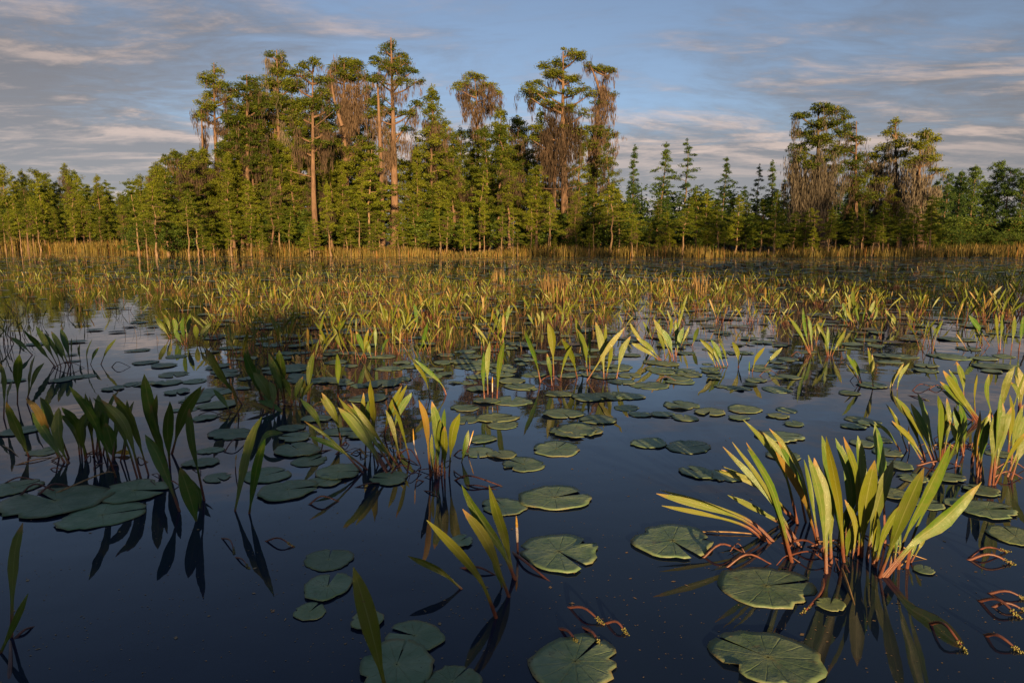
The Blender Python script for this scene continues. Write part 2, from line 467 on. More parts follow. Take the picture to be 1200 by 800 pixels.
def generic_tree(H, r0, base, prof, nb, per, size, crad, flat, rise=0.15, droop=0.0, wob=0.03, sub=2, moss=0.0, dead=0, aspect=0.42):
    """a tree grown from a trunk, limbs and side twigs; prof(t) = limb length at crown fraction t. Returns meshes."""
    tr = MB(); lm = MB(); cr = MB(); ms = MB()
    path = trunk_path(H, wob, n=12)
    tube(tr, path, trunk_rad(path, r0), 8)
    asym = rng.uniform(0.65, 1.3, 8)
    mtop, mlen = [], []
    for i in range(nb):
        t = (i + rng.uniform(0, 1)) / nb
        z = H * (base + (1 - base) * t * 0.985)
        az = i * 2.4 + rng.uniform(-0.5, 0.5)
        L = prof(t) * asym[int((az / (2 * math.pi) * 8)) % 8] * rng.uniform(0.7, 1.15)
        if L < 0.08: continue
        p0 = along(path, z); d = np.array([math.cos(az), math.sin(az), 0])
        rz_ = rise + rng.normal(0, 0.16)
        pts = [p0 + d * L * s + np.array([0, 0, L * (rz_ * s - droop * s * s) + 0.04 * L * math.sin(s * 5 + i)]) for s in np.linspace(0, 1, 5)]
        rb = r0 * 0.22 * (1 - t * 0.6) * min(1, L / 1.0) + 0.008
        tube(lm, pts, np.linspace(rb, rb * 0.25, 5), 4)
        cen = []
        step = crad * 1.15
        k = max(2, int(L / step) + 1)
        for s in np.linspace(0.32 if L > crad * 1.5 else 0.5, 1.0, k):
            q = pts[0] + (pts[-1] - pts[0]) * s; q[2] = np.interp(s, np.linspace(0, 1, 5), [p[2] for p in pts])
            cen.append(q + rng.normal(0, crad * 0.2, 3))
            for sd in (-1, 1)[:sub]:
                if rng.uniform() < 0.75:
                    side = np.array([-d[1], d[0], 0]) * sd * L * rng.uniform(0.12, 0.34) * (1.1 - 0.5 * s)
                    e = q + side + d * abs(side).sum() * 0.5 + np.array([0, 0, rng.normal(0.03, 0.06) * L])
                    tube(lm, [q, e], [rb * 0.4, rb * 0.15], 3); cen.append(e)
        clumps(cr, cen, crad * rng.uniform(0.55, 1.2, len(cen)), per, size, flat, aspect)
        if moss and rng.uniform() < moss:
            for c in cen:
                if rng.uniform() < 0.7:
                    for _ in range(2):
                        mtop.append(c + rng.normal(0, crad * 0.4, 3)); mlen.append(rng.uniform(0.4, 1.6))
    for i in range(dead):
        z = H * rng.uniform(base * 0.35, base + 0.12); az = rng.uniform(0, 6.28); L = rng.uniform(0.4, 1.1) * H * 0.09
        p0 = along(path, z); d = np.array([math.cos(az), math.sin(az), rng.uniform(-0.1, 0.35)])
        tube(lm, [p0, p0 + d * L * 0.6, p0 + d * L + np.array([0, 0, 0.1 * L])], [r0 * 0.16 + 0.006, r0 * 0.1, 0.004], 4)
    clumps(cr, [path[-1] + np.array([0, 0, -0.02 * H]), path[-1] + np.array([0, 0, 0.01 * H])], crad * 0.55, per, size, 0.9, aspect)
    if mtop: strands(ms, mtop, mlen, 0.12)
    return tr, lm, cr, (ms if mtop else None)


class Kind:
    def __init__(self, name, parts, H): self.name = name; self.parts = parts; self.H = H


def kind(name, H, tm, fm, mm='moss', **kw):
    tr, lm, cr, ms = generic_tree(H, **kw)
    ps = [('trunk', tr.mesh('trunk'), M[tm]), ('limbs', lm.mesh('limbs'), M[tm]), ('crown', cr.mesh('crown', False), M[fm])]
    if ms: ps.append(('hanging_moss', ms.mesh('hanging_moss', False), M[mm]))
    return Kind(name, ps, H)


def plant(k, X, Y, H, label, cat='tree', group=None, wide=1.0, z=None):
    s = H / k.H
    z = (-0.05 if Y < shore_y(X) else 0.08) if z is None else z
    o = empty(k.name, (X, Y, z), label, cat, group, rng.uniform(0, 6.28), (s * wide, s * wide, s))
    for nm, me, mt in k.parts: tag(link(nm, me, mt, o), kind=None if nm == 'trunk' else 'stuff')
    return o


def ragged(a, e, lo=0.15):
    """crown outline with uneven tiers"""
    ph = rng.uniform(0, 6.28, 3)
    return lambda t: max(lo, a * (1 - t) ** e * (1 + 0.28 * math.sin(t * 11 + ph[0]) + 0.22 * math.sin(t * 23 + ph[1])) + lo * 0.6)


YOUNG = [kind('young_cypress', 6, 'bark_pale', 'foliage_young', r0=0.075, base=b, prof=ragged(a, 0.7, 0.16),
              nb=int(nb * 1.45), per=34, size=0.12, crad=0.26, flat=0.44, rise=0.14, droop=0.12, wob=0.06, dead=12, moss=mo)
         for b, mo, a, nb in ((0.36, 0, 1.3, 20), (0.26, 0, 1.1, 24), (0.47, 0, 1.45, 15), (0.33, 0.15, 1.0, 20), (0.40, 0, 1.2, 13), (0.22, 0, 1.5, 20))]
BUSHY = [kind('pond_cypress', 9, 'bark', 'foliage', r0=0.15, base=b, prof=ragged(a, e, 0.28),
              nb=int(nb * 1.3), per=40, size=0.14, crad=0.40, flat=0.5, rise=0.22, droop=0.1, wob=0.09, dead=10, moss=mo)
         for b, mo, a, e, nb in ((0.22, 0, 1.5, 0.7, 32), (0.30, 0.12, 1.3, 0.55, 28), (0.18, 0, 1.7, 0.8, 36), (0.34, 0.25, 1.4, 0.5, 26), (0.26, 0.1, 1.9, 0.65, 26), (0.40, 0.2, 1.15, 0.4, 24))]
SPIRE = [kind('evergreen_spire', 8, 'bark_dark', 'foliage_dark', r0=0.10, base=0.14, prof=ragged(a, 0.85, 0.15),
              nb=int(nb * 1.7), per=24, size=0.13, crad=0.26, flat=0.5, rise=0.30, droop=0.24, wob=0.06, dead=9) for a, nb in ((1.3, 26), (0.85, 32), (1.5, 19))]
PINE = [kind('slash_pine', 9, 'bark', 'foliage', r0=0.14, base=b, prof=lambda t, a=a: a * math.sin(math.pi * (0.2 + 0.74 * t)) ** 0.7 * (1 + 0.25 * math.sin(t * 17)) + 0.15,
             nb=nb, per=34, size=0.22, crad=0.46, flat=0.7, rise=0.45, droop=0.1, wob=0.07, dead=8) for b, a, nb in ((0.46, 1.2, 24), (0.36, 1.35, 32), (0.24, 1.5, 40), (0.3, 1.15, 34))]
FARPINE = [kind('far_pine', 9, 'bark', 'foliage_dark', r0=0.15, base=b, prof=lambda t, a=a: a * math.sin(math.pi * (0.2 + 0.74 * t)) ** 0.7 * (1 + 0.3 * math.sin(t * 15)) + 0.12,  # darker foliage stands in for the shade on the far right trees
                nb=nb, per=40, size=0.2, crad=0.44, flat=0.7, rise=0.5, droop=0.1, wob=0.07, dead=6) for b, a, nb in ((0.3, 1.0, 34), (0.22, 1.3, 38), (0.4, 0.8, 26))]
SHRUB = [kind('swamp_shrub', 2.4, 'bark_dark', 'shrub', r0=0.05, base=0.12, prof=lambda t: 1.25 * math.sin(math.pi * (0.28 + 0.66 * t)) + 0.1,
              nb=34, per=30, size=0.13, crad=0.36, flat=0.7, rise=0.5, wob=0.06, aspect=0.6) for _ in range(3)]


def hero(name, label, Yd, trunk, r0, masses, moss=(), tm='bark', fm='foliage', mm='moss', extra=(), bare=(), rot=0, per=44, lsize=0.155, deep=1.0):
    """a big tree from measured outlines: trunk and foliage masses given in photo pixels at distance Yd,
    each mass gets its own depth so the crown is as deep as it is wide"""
    k = Yd / 800.0
    P = np.array([at_y(x, y, Yd) for x, y in trunk]); P[0, 2] = 0.0
    base = P[0].copy(); root = empty(name, base, label, 'tree')
    P = P - base; P[1:, 1] += rng.normal(0, 0.15, len(P) - 1)
    tr = MB(); lm = MB(); cr = MB(); ms = MB()
    path = curve(P, 14)
    tube(tr, path, trunk_rad(path, r0, 1.45), 10)
    for ex in extra:     # further stems
        Q = np.array([at_y(x, y, Yd) for x, y in ex[:-1]]) - base; Q[:, 1] += rng.uniform(0.3, 0.9) * rng.choice([-1, 1]); Q[0, 2] = max(Q[0, 2], 0)
        q = curve(Q, 9); tube(tr, q, np.linspace(ex[-1], ex[-1] * 0.35, 9), 8)
    for (x, y, rx, rz) in masses:
        c = at_y(x, y + 4, Yd) - base
        off = abs(c[0] - along(path, min(c[2], path[-1, 2]))[0])
        c[1] += rng.normal(0, 1) * (0.55 * rx * k + 0.25) * deep
        rxm, rzm = rx * k, rz * k
        p0 = along(path, max(0.5, min(c[2] - 0.25 - 0.35 * off, path[-1, 2] - 0.3)))
        mid = (p0 + c) / 2 + np.array([0, 0, -0.08 * off])
        pts = curve([p0, mid, c], 6); rb = 0.05 + 0.03 * min(rxm, 1.5)
        tube(lm, pts, np.linspace(rb * 1.3, rb * 0.5, 6), 5)
        rxm *= 1.15; rzm *= 1.35; m = max(11, int(23 * rxm * (rxm + 0.3) * (0.55 + rzm)))
        d = unit(m) * (rng.uniform(0.1, 1, m) ** 0.5)[:, None] * np.array([rxm, rxm * 0.95 * deep, rzm * 0.85])
        cen = c + d
        for q in cen[: max(3, m // 2)]:
            tube(lm, [c + rng.normal(0, 0.1, 3), (c + q) / 2 + np.array([0, 0, -0.05]), q], [rb * 0.5, rb * 0.3, 0.01], 3)
        clumps(cr, cen, rng.uniform(0.28, 0.5, m), per, lsize, 0.42)
        if moss:
            mm_n = int(3.2 * rxm + 1); e = rng.normal(0, 0.55, (mm_n, 3)) * np.array([rxm, rxm, rzm * 0.5])
            strands(ms, c + e, rng.uniform(0.15, 1.0, mm_n) ** 1.8 * 2.0 + 0.2, 0.10)
    for (x, y0, y1, hw, cnt) in moss:
        c = at_y(x, y0, Yd) - base; full = (y1 - y0) * k
        ng = max(2, int(cnt * 0.26)); gx = rng.normal(0, 0.6, ng) * hw * k; gy = rng.normal(0, 0.55, ng) * (hw * k + 0.25); gz = -rng.uniform(0, 0.6, ng) * full
        gl = full * (rng.uniform(0.12, 0.75, ng) ** 1.3)
        for a, b, z_, l_ in zip(gx, gy, gz, gl):     # each beard: a handful of strands of its own length
            m = int(rng.integers(3, 7)); sp = 0.10 + 0.05 * l_
            d = np.stack([a + rng.normal(0, sp, m), b + rng.normal(0, sp, m), z_ - rng.uniform(0, 0.25, m) * l_], 1)
            strands(ms, c + d, np.clip(l_ * rng.uniform(0.35, 1.1, m), 0.2, None), 0.11, 0.10)
    for (pts, r) in bare:
        Q = np.array([at_y(x, y, Yd) for x, y in pts]) - base; Q[1:, 1] += rng.normal(0, 0.4)
        tube(lm, curve(Q, 6), np.linspace(r, 0.012, 6), 5)
    link('trunk', tr.mesh('trunk'), M[tm], root); tag(link('limbs', lm.mesh('limbs'), M[tm], root), kind='stuff')
    tag(link('crown', cr.mesh('crown', False), M[fm], root), kind='stuff')
    if ms.n: tag(link('hanging_moss', ms.mesh('hanging_moss', False), M[mm], root), kind='stuff')
    return root


hero('pond_cypress', 'tall tufted tree with two bare trunks at the left end of the high trees', 64,
     [(256, 292), (254, 200), (252, 140), (252, 74)], 0.26,
     [(253, 78, 6, 8), (249, 92, 10, 8), (258, 100, 11, 7), (242, 108, 9, 6), (264, 114, 9, 6), (236, 124, 9, 5), (250, 122, 11, 6), (266, 128, 9, 5), (233, 132, 7, 5), (243, 136, 6, 4), (272, 108, 5, 4)],
     [(238, 140, 185, 2, 14), (250, 140, 175, 4, 16), (262, 136, 165, 5, 14)], extra=[[(246, 292), (241, 190), (239, 130), 0.15]])
hero('pond_cypress', 'bushy green cypress with piled layers just right of the two-trunked tuft tree', 60,
     [(288, 292), (289, 200), (290, 88)], 0.28,
     [(290, 92, 9, 7), (280, 104, 12, 7), (299, 106, 11, 7), (286, 120, 17, 8), (306, 124, 11, 8), (276, 138, 15, 8), (296, 143, 17, 9), (281, 158, 17, 8), (301, 164, 15, 9), (273, 174, 15, 8), (292, 184, 19, 8), (308, 186, 12, 7), (270, 192, 12, 7)],
     [(296, 160, 215, 10, 22), (280, 170, 220, 8, 16)])
hero('pond_cypress', 'dark dense cypress with a small dead-looking mossy top above the left grove', 63,
     [(330, 292), (328, 200), (326, 60)], 0.34,
     [(319, 62, 5, 4), (332, 62, 5, 4), (325, 70, 9, 5), (321, 79, 11, 5), (336, 81, 11, 5), (314, 95, 11, 7), (331, 95, 13, 7), (346, 100, 11, 7), (309, 112, 13, 7), (331, 118, 17, 8), (351, 120, 11, 7), (317, 136, 13, 7), (341, 139, 13, 7), (326, 160, 12, 6)],
     [(325, 66, 84, 8, 22), (328, 140, 215, 13, 60), (340, 160, 230, 10, 40), (316, 165, 235, 8, 30)], mm='moss_grey')
hero('pond_cypress', 'front cypress with long pale sunlit trunk rising left of the grove centre', 52,
     [(372, 293), (368, 240), (366, 170), (366, 74)], 0.25,
     [(361, 76, 6, 4), (373, 73, 5, 4), (354, 86, 11, 5), (373, 88, 12, 5), (349, 100, 12, 6), (376, 104, 12, 6), (362, 118, 16, 6), (386, 122, 9, 5), (349, 131, 11, 6), (373, 140, 12, 5), (344, 151, 12, 7), (386, 148, 9, 4), (352, 170, 10, 6), (381, 166, 9, 4)],
     [(352, 150, 200, 9, 26), (380, 145, 190, 7, 18), (376, 165, 200, 4, 12)], bare=[([(368, 208), (352, 204), (336, 199)], 0.06), ([(366, 175), (378, 166), (390, 160)], 0.06), ([(367, 150), (380, 142), (392, 132)], 0.05)])
hero('pond_cypress', 'broad-topped cypress draped in red-brown moss between pale trunk and tallest tree', 60,
     [(406, 292), (405, 200), (403, 140), (404, 70)], 0.36,
     [(405, 69, 16, 6), (392, 75, 11, 6), (420, 79, 11, 7), (385, 85, 7, 5), (429, 91, 7, 6), (411, 87, 15, 5), (433, 102, 6, 4), (394, 168, 13, 8), (413, 178, 13, 9), (425, 160, 9, 7), (402, 195, 16, 8)],
     [(388, 80, 130, 7, 40), (402, 85, 165, 8, 60), (418, 85, 140, 8, 46), (430, 90, 135, 5, 26), (408, 95, 170, 12, 50)],
     extra=[[(404, 150), (395, 120), (390, 85), 0.16], [(405, 150), (415, 115), (420, 85), 0.16]])
hero('pond_cypress', 'tallest cypress with tiered crown and long straight orange trunk', 58,
     [(464, 292), (462, 220), (460, 140), (458, 44)], 0.40,
     [(458, 46, 5, 4), (452, 55, 9, 5), (466, 58, 9, 5), (456, 67, 11, 4), (475, 68, 8, 4), (446, 72, 8, 5), (464, 81, 15, 5), (483, 80, 8, 4), (488, 92, 7, 4), (471, 95, 11, 4), (447, 95, 9, 5), (440, 114, 12, 6), (452, 125, 11, 5), (489, 120, 8, 4), (481, 130, 9, 4), (475, 146, 8, 4), (440, 85, 5, 4), (436, 130, 9, 5)],
     [(446, 100, 190, 6, 40), (470, 98, 130, 8, 22), (476, 148, 182, 5, 16), (486, 125, 150, 5, 12), (452, 130, 230, 4, 30), (442, 74, 100, 4, 12)],
     extra=[[(451, 292), (449, 200), (445, 100), 0.24], [(462, 165), (474, 142), (486, 122), 0.10]], bare=[([(462, 170), (474, 150), (484, 140)], 0.07), ([(461, 125), (450, 116), (442, 112)], 0.07)])
hero('pond_cypress', 'slim cypress with small flat top hung with moss above the middle of the grove', 64,
     [(558, 292), (560, 190), (559, 130), (556, 86)], 0.26,
     [(556, 86, 11, 4), (543, 95, 8, 4), (572, 97, 9, 4), (583, 103, 5, 4), (537, 100, 5, 4), (560, 103, 11, 4), (550, 118, 7, 4), (573, 120, 7, 3)],
     [(545, 92, 135, 7, 42), (560, 92, 150, 9, 56), (574, 98, 138, 7, 40), (582, 104, 130, 4, 16), (560, 120, 175, 5, 26)],
     extra=[[(559, 150), (550, 120), (545, 98), 0.12], [(559, 145), (568, 118), (574, 100), 0.12]])
hero('pond_cypress', 'wide spreading cypress with layered arms and moss-wrapped trunk at centre right', 58,
     [(662, 292), (662, 235), (660, 150), (660, 60)], 0.42,
     [(668, 57, 9, 5), (676, 67, 11, 4), (655, 69, 11, 5), (640, 75, 9, 4), (650, 85, 14, 5), (671, 88, 13, 5), (632, 92, 7, 4), (622, 105, 11, 5), (640, 108, 11, 5), (668, 105, 9, 4), (617, 110, 7, 4), (686, 98, 7, 4), (660, 122, 18, 4), (642, 120, 9, 3), (691, 108, 7, 3), (640, 150, 14, 5), (622, 160, 7, 4), (626, 147, 9, 4), (661, 145, 9, 3), (686, 130, 7, 5), (682, 152, 11, 7), (626, 112, 9, 4)],
     [(645, 125, 210, 6, 50), (657, 110, 230, 7, 70), (668, 110, 200, 6, 50), (630, 158, 190, 5, 22), (622, 112, 140, 7, 14), (678, 130, 190, 7, 34), (640, 150, 210, 4, 24)],
     extra=[[(650, 292), (650, 220), (654, 150), 0.22]], bare=[([(662, 203), (676, 197), (690, 190)], 0.06), ([(662, 222), (678, 218), (692, 214)], 0.06), ([(661, 178), (672, 170), (684, 166)], 0.06), ([(661, 222), (640, 221), (622, 218)], 0.05)])
hero('pond_cypress', 'crooked forked cypress wrapped in moss just right of the wide spreading one', 61,
     [(697, 292), (697, 220), (698, 160), (703, 115), (711, 80)], 0.36,
     [(704, 76, 13, 3), (690, 73, 5, 3), (718, 80, 7, 3), (716, 105, 9, 3), (703, 118, 9, 3), (712, 155, 11, 4), (700, 150, 11, 5), (690, 166, 11, 6), (708, 185, 11, 6), (694, 196, 12, 7)],
     [(708, 82, 150, 6, 50), (700, 120, 200, 7, 60), (716, 108, 150, 6, 24), (712, 155, 195, 6, 26), (694, 150, 210, 6, 36)],
     extra=[[(703, 112), (697, 92), (690, 76), 0.12]])
hero('pond_cypress', 'large cypress veiled in a grey moss curtain on the right shore', 53,
     [(965, 298), (962, 220), (960, 128)], 0.34,
     [(957, 125, 13, 4), (975, 127, 11, 5), (940, 133, 9, 4), (936, 131, 5, 3), (990, 135, 7, 5), (962, 142, 18, 5), (945, 150, 12, 6), (985, 150, 9, 6), (965, 160, 20, 6), (940, 168, 11, 6), (980, 172, 12, 7), (935, 180, 9, 5), (965, 182, 13, 5), (948, 190, 10, 5), (985, 195, 12, 7)],
     [(940, 172, 255, 9, 80), (955, 175, 270, 10, 90), (932, 175, 235, 6, 40), (970, 180, 260, 9, 60), (945, 200, 282, 10, 60), (980, 185, 250, 7, 36)], mm='moss_grey', tm='bark_dark',
     extra=[[(970, 298), (972, 240), (968, 190), 0.13], [(956, 298), (950, 230), (948, 170), 0.18]])
hero('pond_cypress', 'slim green cypress close behind the curtain-mossed tree on the right', 56,
     [(1004, 296), (1004, 220), (1003, 142)], 0.2,
     [(1003, 143, 6, 5), (1000, 156, 9, 5), (1013, 160, 7, 4), (997, 170, 11, 6), (1010, 179, 9, 5), (1000, 190, 13, 6), (1009, 204, 11, 6), (998, 216, 14, 7), (1010, 226, 12, 6)], [(1000, 190, 225, 7, 14)])
hero('pond_cypress', 'shorter dark-trunked cypress between the two mossy groups on the right shore', 58,
     [(1026, 296), (1026, 230), (1028, 170)], 0.26,
     [(1028, 171, 9, 5), (1021, 181, 9, 5), (1037, 182, 8, 5), (1028, 194, 13, 6), (1026, 211, 11, 6), (1038, 202, 8, 5)],
     [(1026, 190, 250, 7, 50), (1032, 200, 245, 5, 24)], mm='moss_grey', tm='bark_dark')
hero('pond_cypress', 'narrow cypress with thin feathery top left of the last mossy tree', 57,
     [(1054, 297), (1053, 230), (1050, 140)], 0.24,
     [(1050, 141, 7, 5), (1045, 151, 7, 5), (1056, 154, 7, 5), (1050, 165, 11, 5), (1058, 176, 8, 5), (1046, 180, 7, 4)],
     [(1055, 180, 265, 6, 60), (1048, 170, 230, 5, 26)], mm='moss_grey')
hero('pond_cypress', 'rightmost mossy cypress with round crown and a sagging bundle of grey moss', 55,
     [(1079, 297), (1077, 230), (1078, 158)], 0.3,
     [(1078, 156, 11, 5), (1090, 160, 9, 4), (1071, 168, 11, 6), (1092, 172, 9, 5), (1101, 180, 6, 4), (1080, 182, 13, 5), (1099, 196, 7, 3), (1067, 186, 9, 6)],
     [(1076, 185, 225, 7, 40), (1072, 210, 256, 8, 60), (1086, 205, 245, 8, 50), (1080, 215, 258, 6, 40)], mm='moss_grey',
     extra=[[(1078, 210), (1088, 190), (1098, 180), 0.1]])

# --- measured smaller trees: (photo x, top y, distance, kind list, label)
def plant_px(kinds, px, top, Y, label, group=None, wide=1.0):
    p = at_y(px, top, Y)
    return plant(kinds[int(rng.integers(len(kinds)))], p[0], Y, max(0.8, p[2]), label, 'tree', group, wide)


for px, top, Y, ks, wd, lab in [
    (166, 206, 60, PINE[:1], 0.7, 'pale straight trunk with small tufted top, left of the pair near the left shore'),
    (180, 199, 60, PINE[:1], 0.8, 'pale straight trunk, right and taller of the pair near the left shore'),
    (508, 104, 62, BUSHY[2:3], 0.9, 'pointed green cypress just right of the tallest tree'),
    (587, 127, 62, BUSHY[:1], 0.8, 'pointed cypress right of the slim moss-topped tree'),
    (530, 158, 58, BUSHY[:2], 0.9, 'green cypress below and left of the slim moss-topped tree'),
    (430, 172, 50, YOUNG[:1], 1.1, 'young cypress with a thin pale trunk in front of the tallest tree'),
    (741, 173, 66, SPIRE[1:2], 0.8, 'narrow dark spire standing alone right of the forked cypress'),
    (776, 170, 62, SPIRE[:1], 1.1, 'dark conical evergreen, left of the close pair against the sky'),
    (806, 166, 64, SPIRE[2:3], 1.0, 'open ragged evergreen, right of the close pair against the sky'),
    (848, 187, 60, SPIRE[:1], 1.0, 'dark layered evergreen alone between the pair and the mossy right trees'),
    (870, 220, 58, SPIRE[:1], 1.1, 'low dark evergreen right of the lone layered one'),
    (889, 195, 63, SPIRE[2:3], 0.8, 'sparse dark evergreen, left of the twin tops beside the curtain-mossed tree'),
    (906, 191, 63, SPIRE[1:2], 0.9, 'sparse dark evergreen, right of the twin tops beside the curtain-mossed tree'),
    (922, 212, 60, SPIRE[:1], 1.0, 'small dark evergreen touching the left side of the curtain-mossed tree'),
    (1112, 206, 105, FARPINE, 0.8, 'leftmost tall tree of the far group at the right edge'),
    (1126, 203, 108, FARPINE, 0.8, 'second tree of the far group at the right edge'),
    (1143, 197, 104, FARPINE, 0.95, 'rounded full crown in the middle of the far right group'),
    (1172, 192, 108, FARPINE, 0.8, 'tallest tree of the far group near the right edge'),
    (1187, 199, 106, FARPINE, 0.9, 'slim tree right of the tallest far right one'),
    (1200, 203, 104, FARPINE, 0.75, 'far tree cut by the right edge of the picture'),
    (1098, 214, 100, FARPINE, 0.8, 'far tree just behind the rightmost mossy cypress'),
    (1157, 216, 112, FARPINE, 0.75, 'lower far tree left of the tallest far right one'),
]:
    plant_px(ks, px, top, Y, lab, 'trees across the water', wd)

ORD = ['first', 'second', 'third', 'fourth', 'fifth', 'sixth', 'seventh', 'eighth', 'ninth', 'tenth', 'eleventh', 'twelfth',
       'thirteenth', 'fourteenth', 'fifteenth', 'sixteenth', 'seventeenth', 'eighteenth', 'nineteenth', 'twentieth']


def ordw(i):
    if i < 20: return ORD[i]
    if i < 29: return 'twenty-' + ORD[i - 20]
    if i == 29: return 'thirtieth'
    if i < 39: return 'thirty-' + ORD[i - 30]
    return 'number %d' % (i + 1)


def zone(px):
    for lim, s in ((90, 'near the left edge'), (160, 'left of the paired pale trunks'), (230, 'below the paired pale trunks'), (300, 'below the two-trunked tuft tree'),
                   (350, 'below the dark mossy-topped cypress'), (420, 'below the long pale trunk'), (500, 'below the tallest cypress'),
                   (600, 'below the slim moss-topped cypress'), (680, 'below the wide spreading cypress'), (760, 'below the crooked forked cypress'),
                   (870, 'below the dark conical evergreens'), (930, 'left of the curtain-mossed cypress'), (1010, 'below the curtain-mossed cypress'),
                   (1100, 'below the rightmost mossy cypress')):
        if px < lim: return s
    return 'near the right edge'


class Labeller:
    """collects look-alikes and numbers them from the left inside each zone"""
    def __init__(self): self.items = []
    def add(self, o, px, head): self.items.append((o, px, head))
    def done(self, tail=', {} from left'):
        bins = {}
        for o, px, head in self.items: bins.setdefault((head, zone(px)), []).append((px, o))
        for (head, z), L in bins.items():
            L.sort(key=lambda q: q[0])
            for i, (px, o) in enumerate(L):
                o['label'] = head + ' ' + z + (tail.format(ordw(i)) if len(L) > 1 else '')


TL = Labeller()


def scatter_trees(kinds, n, x0, x1, topf, y0, y1, head, group, wide=(0.85, 1.2), var=6):
    for i in range(n):
        px = x0 + (x1 - x0) * (i + rng.uniform(0.1, 0.9)) / n
        Y = rng.uniform(y0, y1)
        top = topf(px) + rng.normal(0, var)
        for hx, hy in ((368, 52), (461, 58), (660, 58), (250, 64)):      # the big sunlit trunks stand clear
            if abs(px - hx) < 15 and Y < hy + 1 and top < 236: px = hx + (17 if px > hx else -17)
        o = plant_px(kinds, px, top, Y, head, group, rng.uniform(*wide))
        TL.add(o, px, head)


FP = np.array([[-40, 203], [40, 203], [75, 208], [110, 208], [140, 212], [165, 222], [185, 200], [215, 178], [240, 176], [300, 180]])
scatter_trees(PINE[:2] + BUSHY[:4] + YOUNG[:2], 40, -30, 178, lambda x: np.interp(x, FP[:, 0], FP[:, 1]) + 7, 84, 104, 'far forest tree', 'far left forest', (0.6, 0.95), 8)
scatter_trees(BUSHY[:4] + YOUNG[:3], 26, -20, 190, lambda x: np.interp(x, FP[:, 0], FP[:, 1]) + 34, 76, 84, 'front forest tree', 'far left forest', (0.7, 1.1), 14)
scatter_trees(BUSHY, 13, 176, 262, lambda x: np.interp(x, [175, 200, 225, 265], [202, 186, 178, 170]), 56, 66, 'bushy cypress', 'grove trees')
MP = lambda x: np.interp(x, [240, 300, 350, 400, 440, 500, 540, 600, 640, 700, 730, 800, 930, 1000, 1100], [190, 178, 172, 180, 178, 172, 168, 165, 178, 182, 205, 225, 225, 200, 218])
scatter_trees(BUSHY, 13, 262, 440, lambda x: np.interp(x, [262, 300, 350, 400, 440], [140, 118, 122, 128, 140]), 62, 69, 'tall bushy cypress', 'grove trees', (0.75, 1.0), 8)
scatter_trees(BUSHY, 10, 478, 640, lambda x: 150, 62, 69, 'tall bushy cypress', 'grove trees', (0.75, 1.0), 10)
scatter_trees(BUSHY, 30, 255, 735, MP, 56, 66, 'bushy cypress', 'grove trees', (0.7, 1.1), 16)
scatter_trees(BUSHY + YOUNG[:2], 12, 265, 725, lambda x: MP(x) + 30, 52, 57, 'low bushy cypress', 'grove trees', (0.8, 1.2), 14)
scatter_trees(SPIRE + BUSHY[2:3], 18, 735, 950, lambda x: 238, 56, 66, 'low dark evergreen', 'grove trees', (1.1, 1.5))
scatter_trees(BUSHY, 12, 985, 1100, lambda x: 226, 56, 64, 'low bushy cypress', 'grove trees')
scatter_trees(YOUNG, 32, 150, 740, lambda x: np.interp(x, [150, 220, 300, 500, 740], [240, 232, 240, 236, 240]), 48.5, 54, 'slender young cypress', 'young cypresses along the shore', (0.7, 1.3), 15)
scatter_trees(YOUNG, 26, 740, 1105, lambda x: 248, 47.5, 52, 'slender young cypress', 'young cypresses along the shore', (0.9, 1.4), 10)
scatter_trees(YOUNG, 22, 160, 1100, lambda x: 266, 46.5, 49, 'waist-thin cypress sapling', 'saplings in the marsh grass', (0.9, 1.3))


def scatter_shrubs(n, x0, x1, hy, y0, y1, head):
    for i in range(n):
        px = x0 + (x1 - x0) * (i + rng.uniform(0, 1)) / n; Y = rng.uniform(y0, y1)
        p = at_y(px, hy + rng.normal(0, 4), Y)
        o = plant(SHRUB[int(rng.integers(3))], p[0], Y, max(0.7, p[2]), head, 'shrub', 'shrubs under the trees', rng.uniform(1.0, 1.6))
        TL.add(o, px, head)


scatter_shrubs(34, 150, 1105, 262, 54, 62, 'leafy swamp shrub')
scatter_shrubs(14, -20, 180, 258, 88, 94, 'leafy swamp shrub')
scatter_shrubs(16, 1095, 1215, 262, 84, 96, 'rust and green shrub')
scatter_shrubs(12, 1090, 1215, 274, 68, 76, 'low dark shrub')
TL.done()

# far wood behind everything: reads as one mass
mb = MB()
for i in range(150):
    px = rng.uniform(-60, 1260); Y = rng.uniform(120, 165) if px < 200 or px > 1100 else rng.uniform(68, 84)
    top = rng.uniform(218, 240) if 640 < px < 1100 or px < 200 else (rng.uniform(215, 235) if px > 1100 else rng.uniform(190, 225))
    p = at_y(px, top, Y); k = Y / 65.0
    h = p[2]
    cz = rng.uniform(0.1, 1, 26) * h
    cen = np.stack([p[0] + rng.normal(0, 1.3 * k, 26) * (1.15 - cz / h), Y + rng.normal(0, 1.3, 26), cz], 1)
    clumps(mb, cen, 0.75 * k, 26, 0.36 * k, 0.7)
    tube(mb, [[p[0], Y, 0], [p[0] + 0.2, Y, h * 0.5], [p[0], Y, h]], [0.14 * k, 0.1 * k, 0.02], 5, 0.0)
tag(link('far_wood', mb.mesh('far_wood', False), M['foliage_dark']), 'dark mass of trees filling the gaps behind the shore grove', 'wood', kind='stuff')

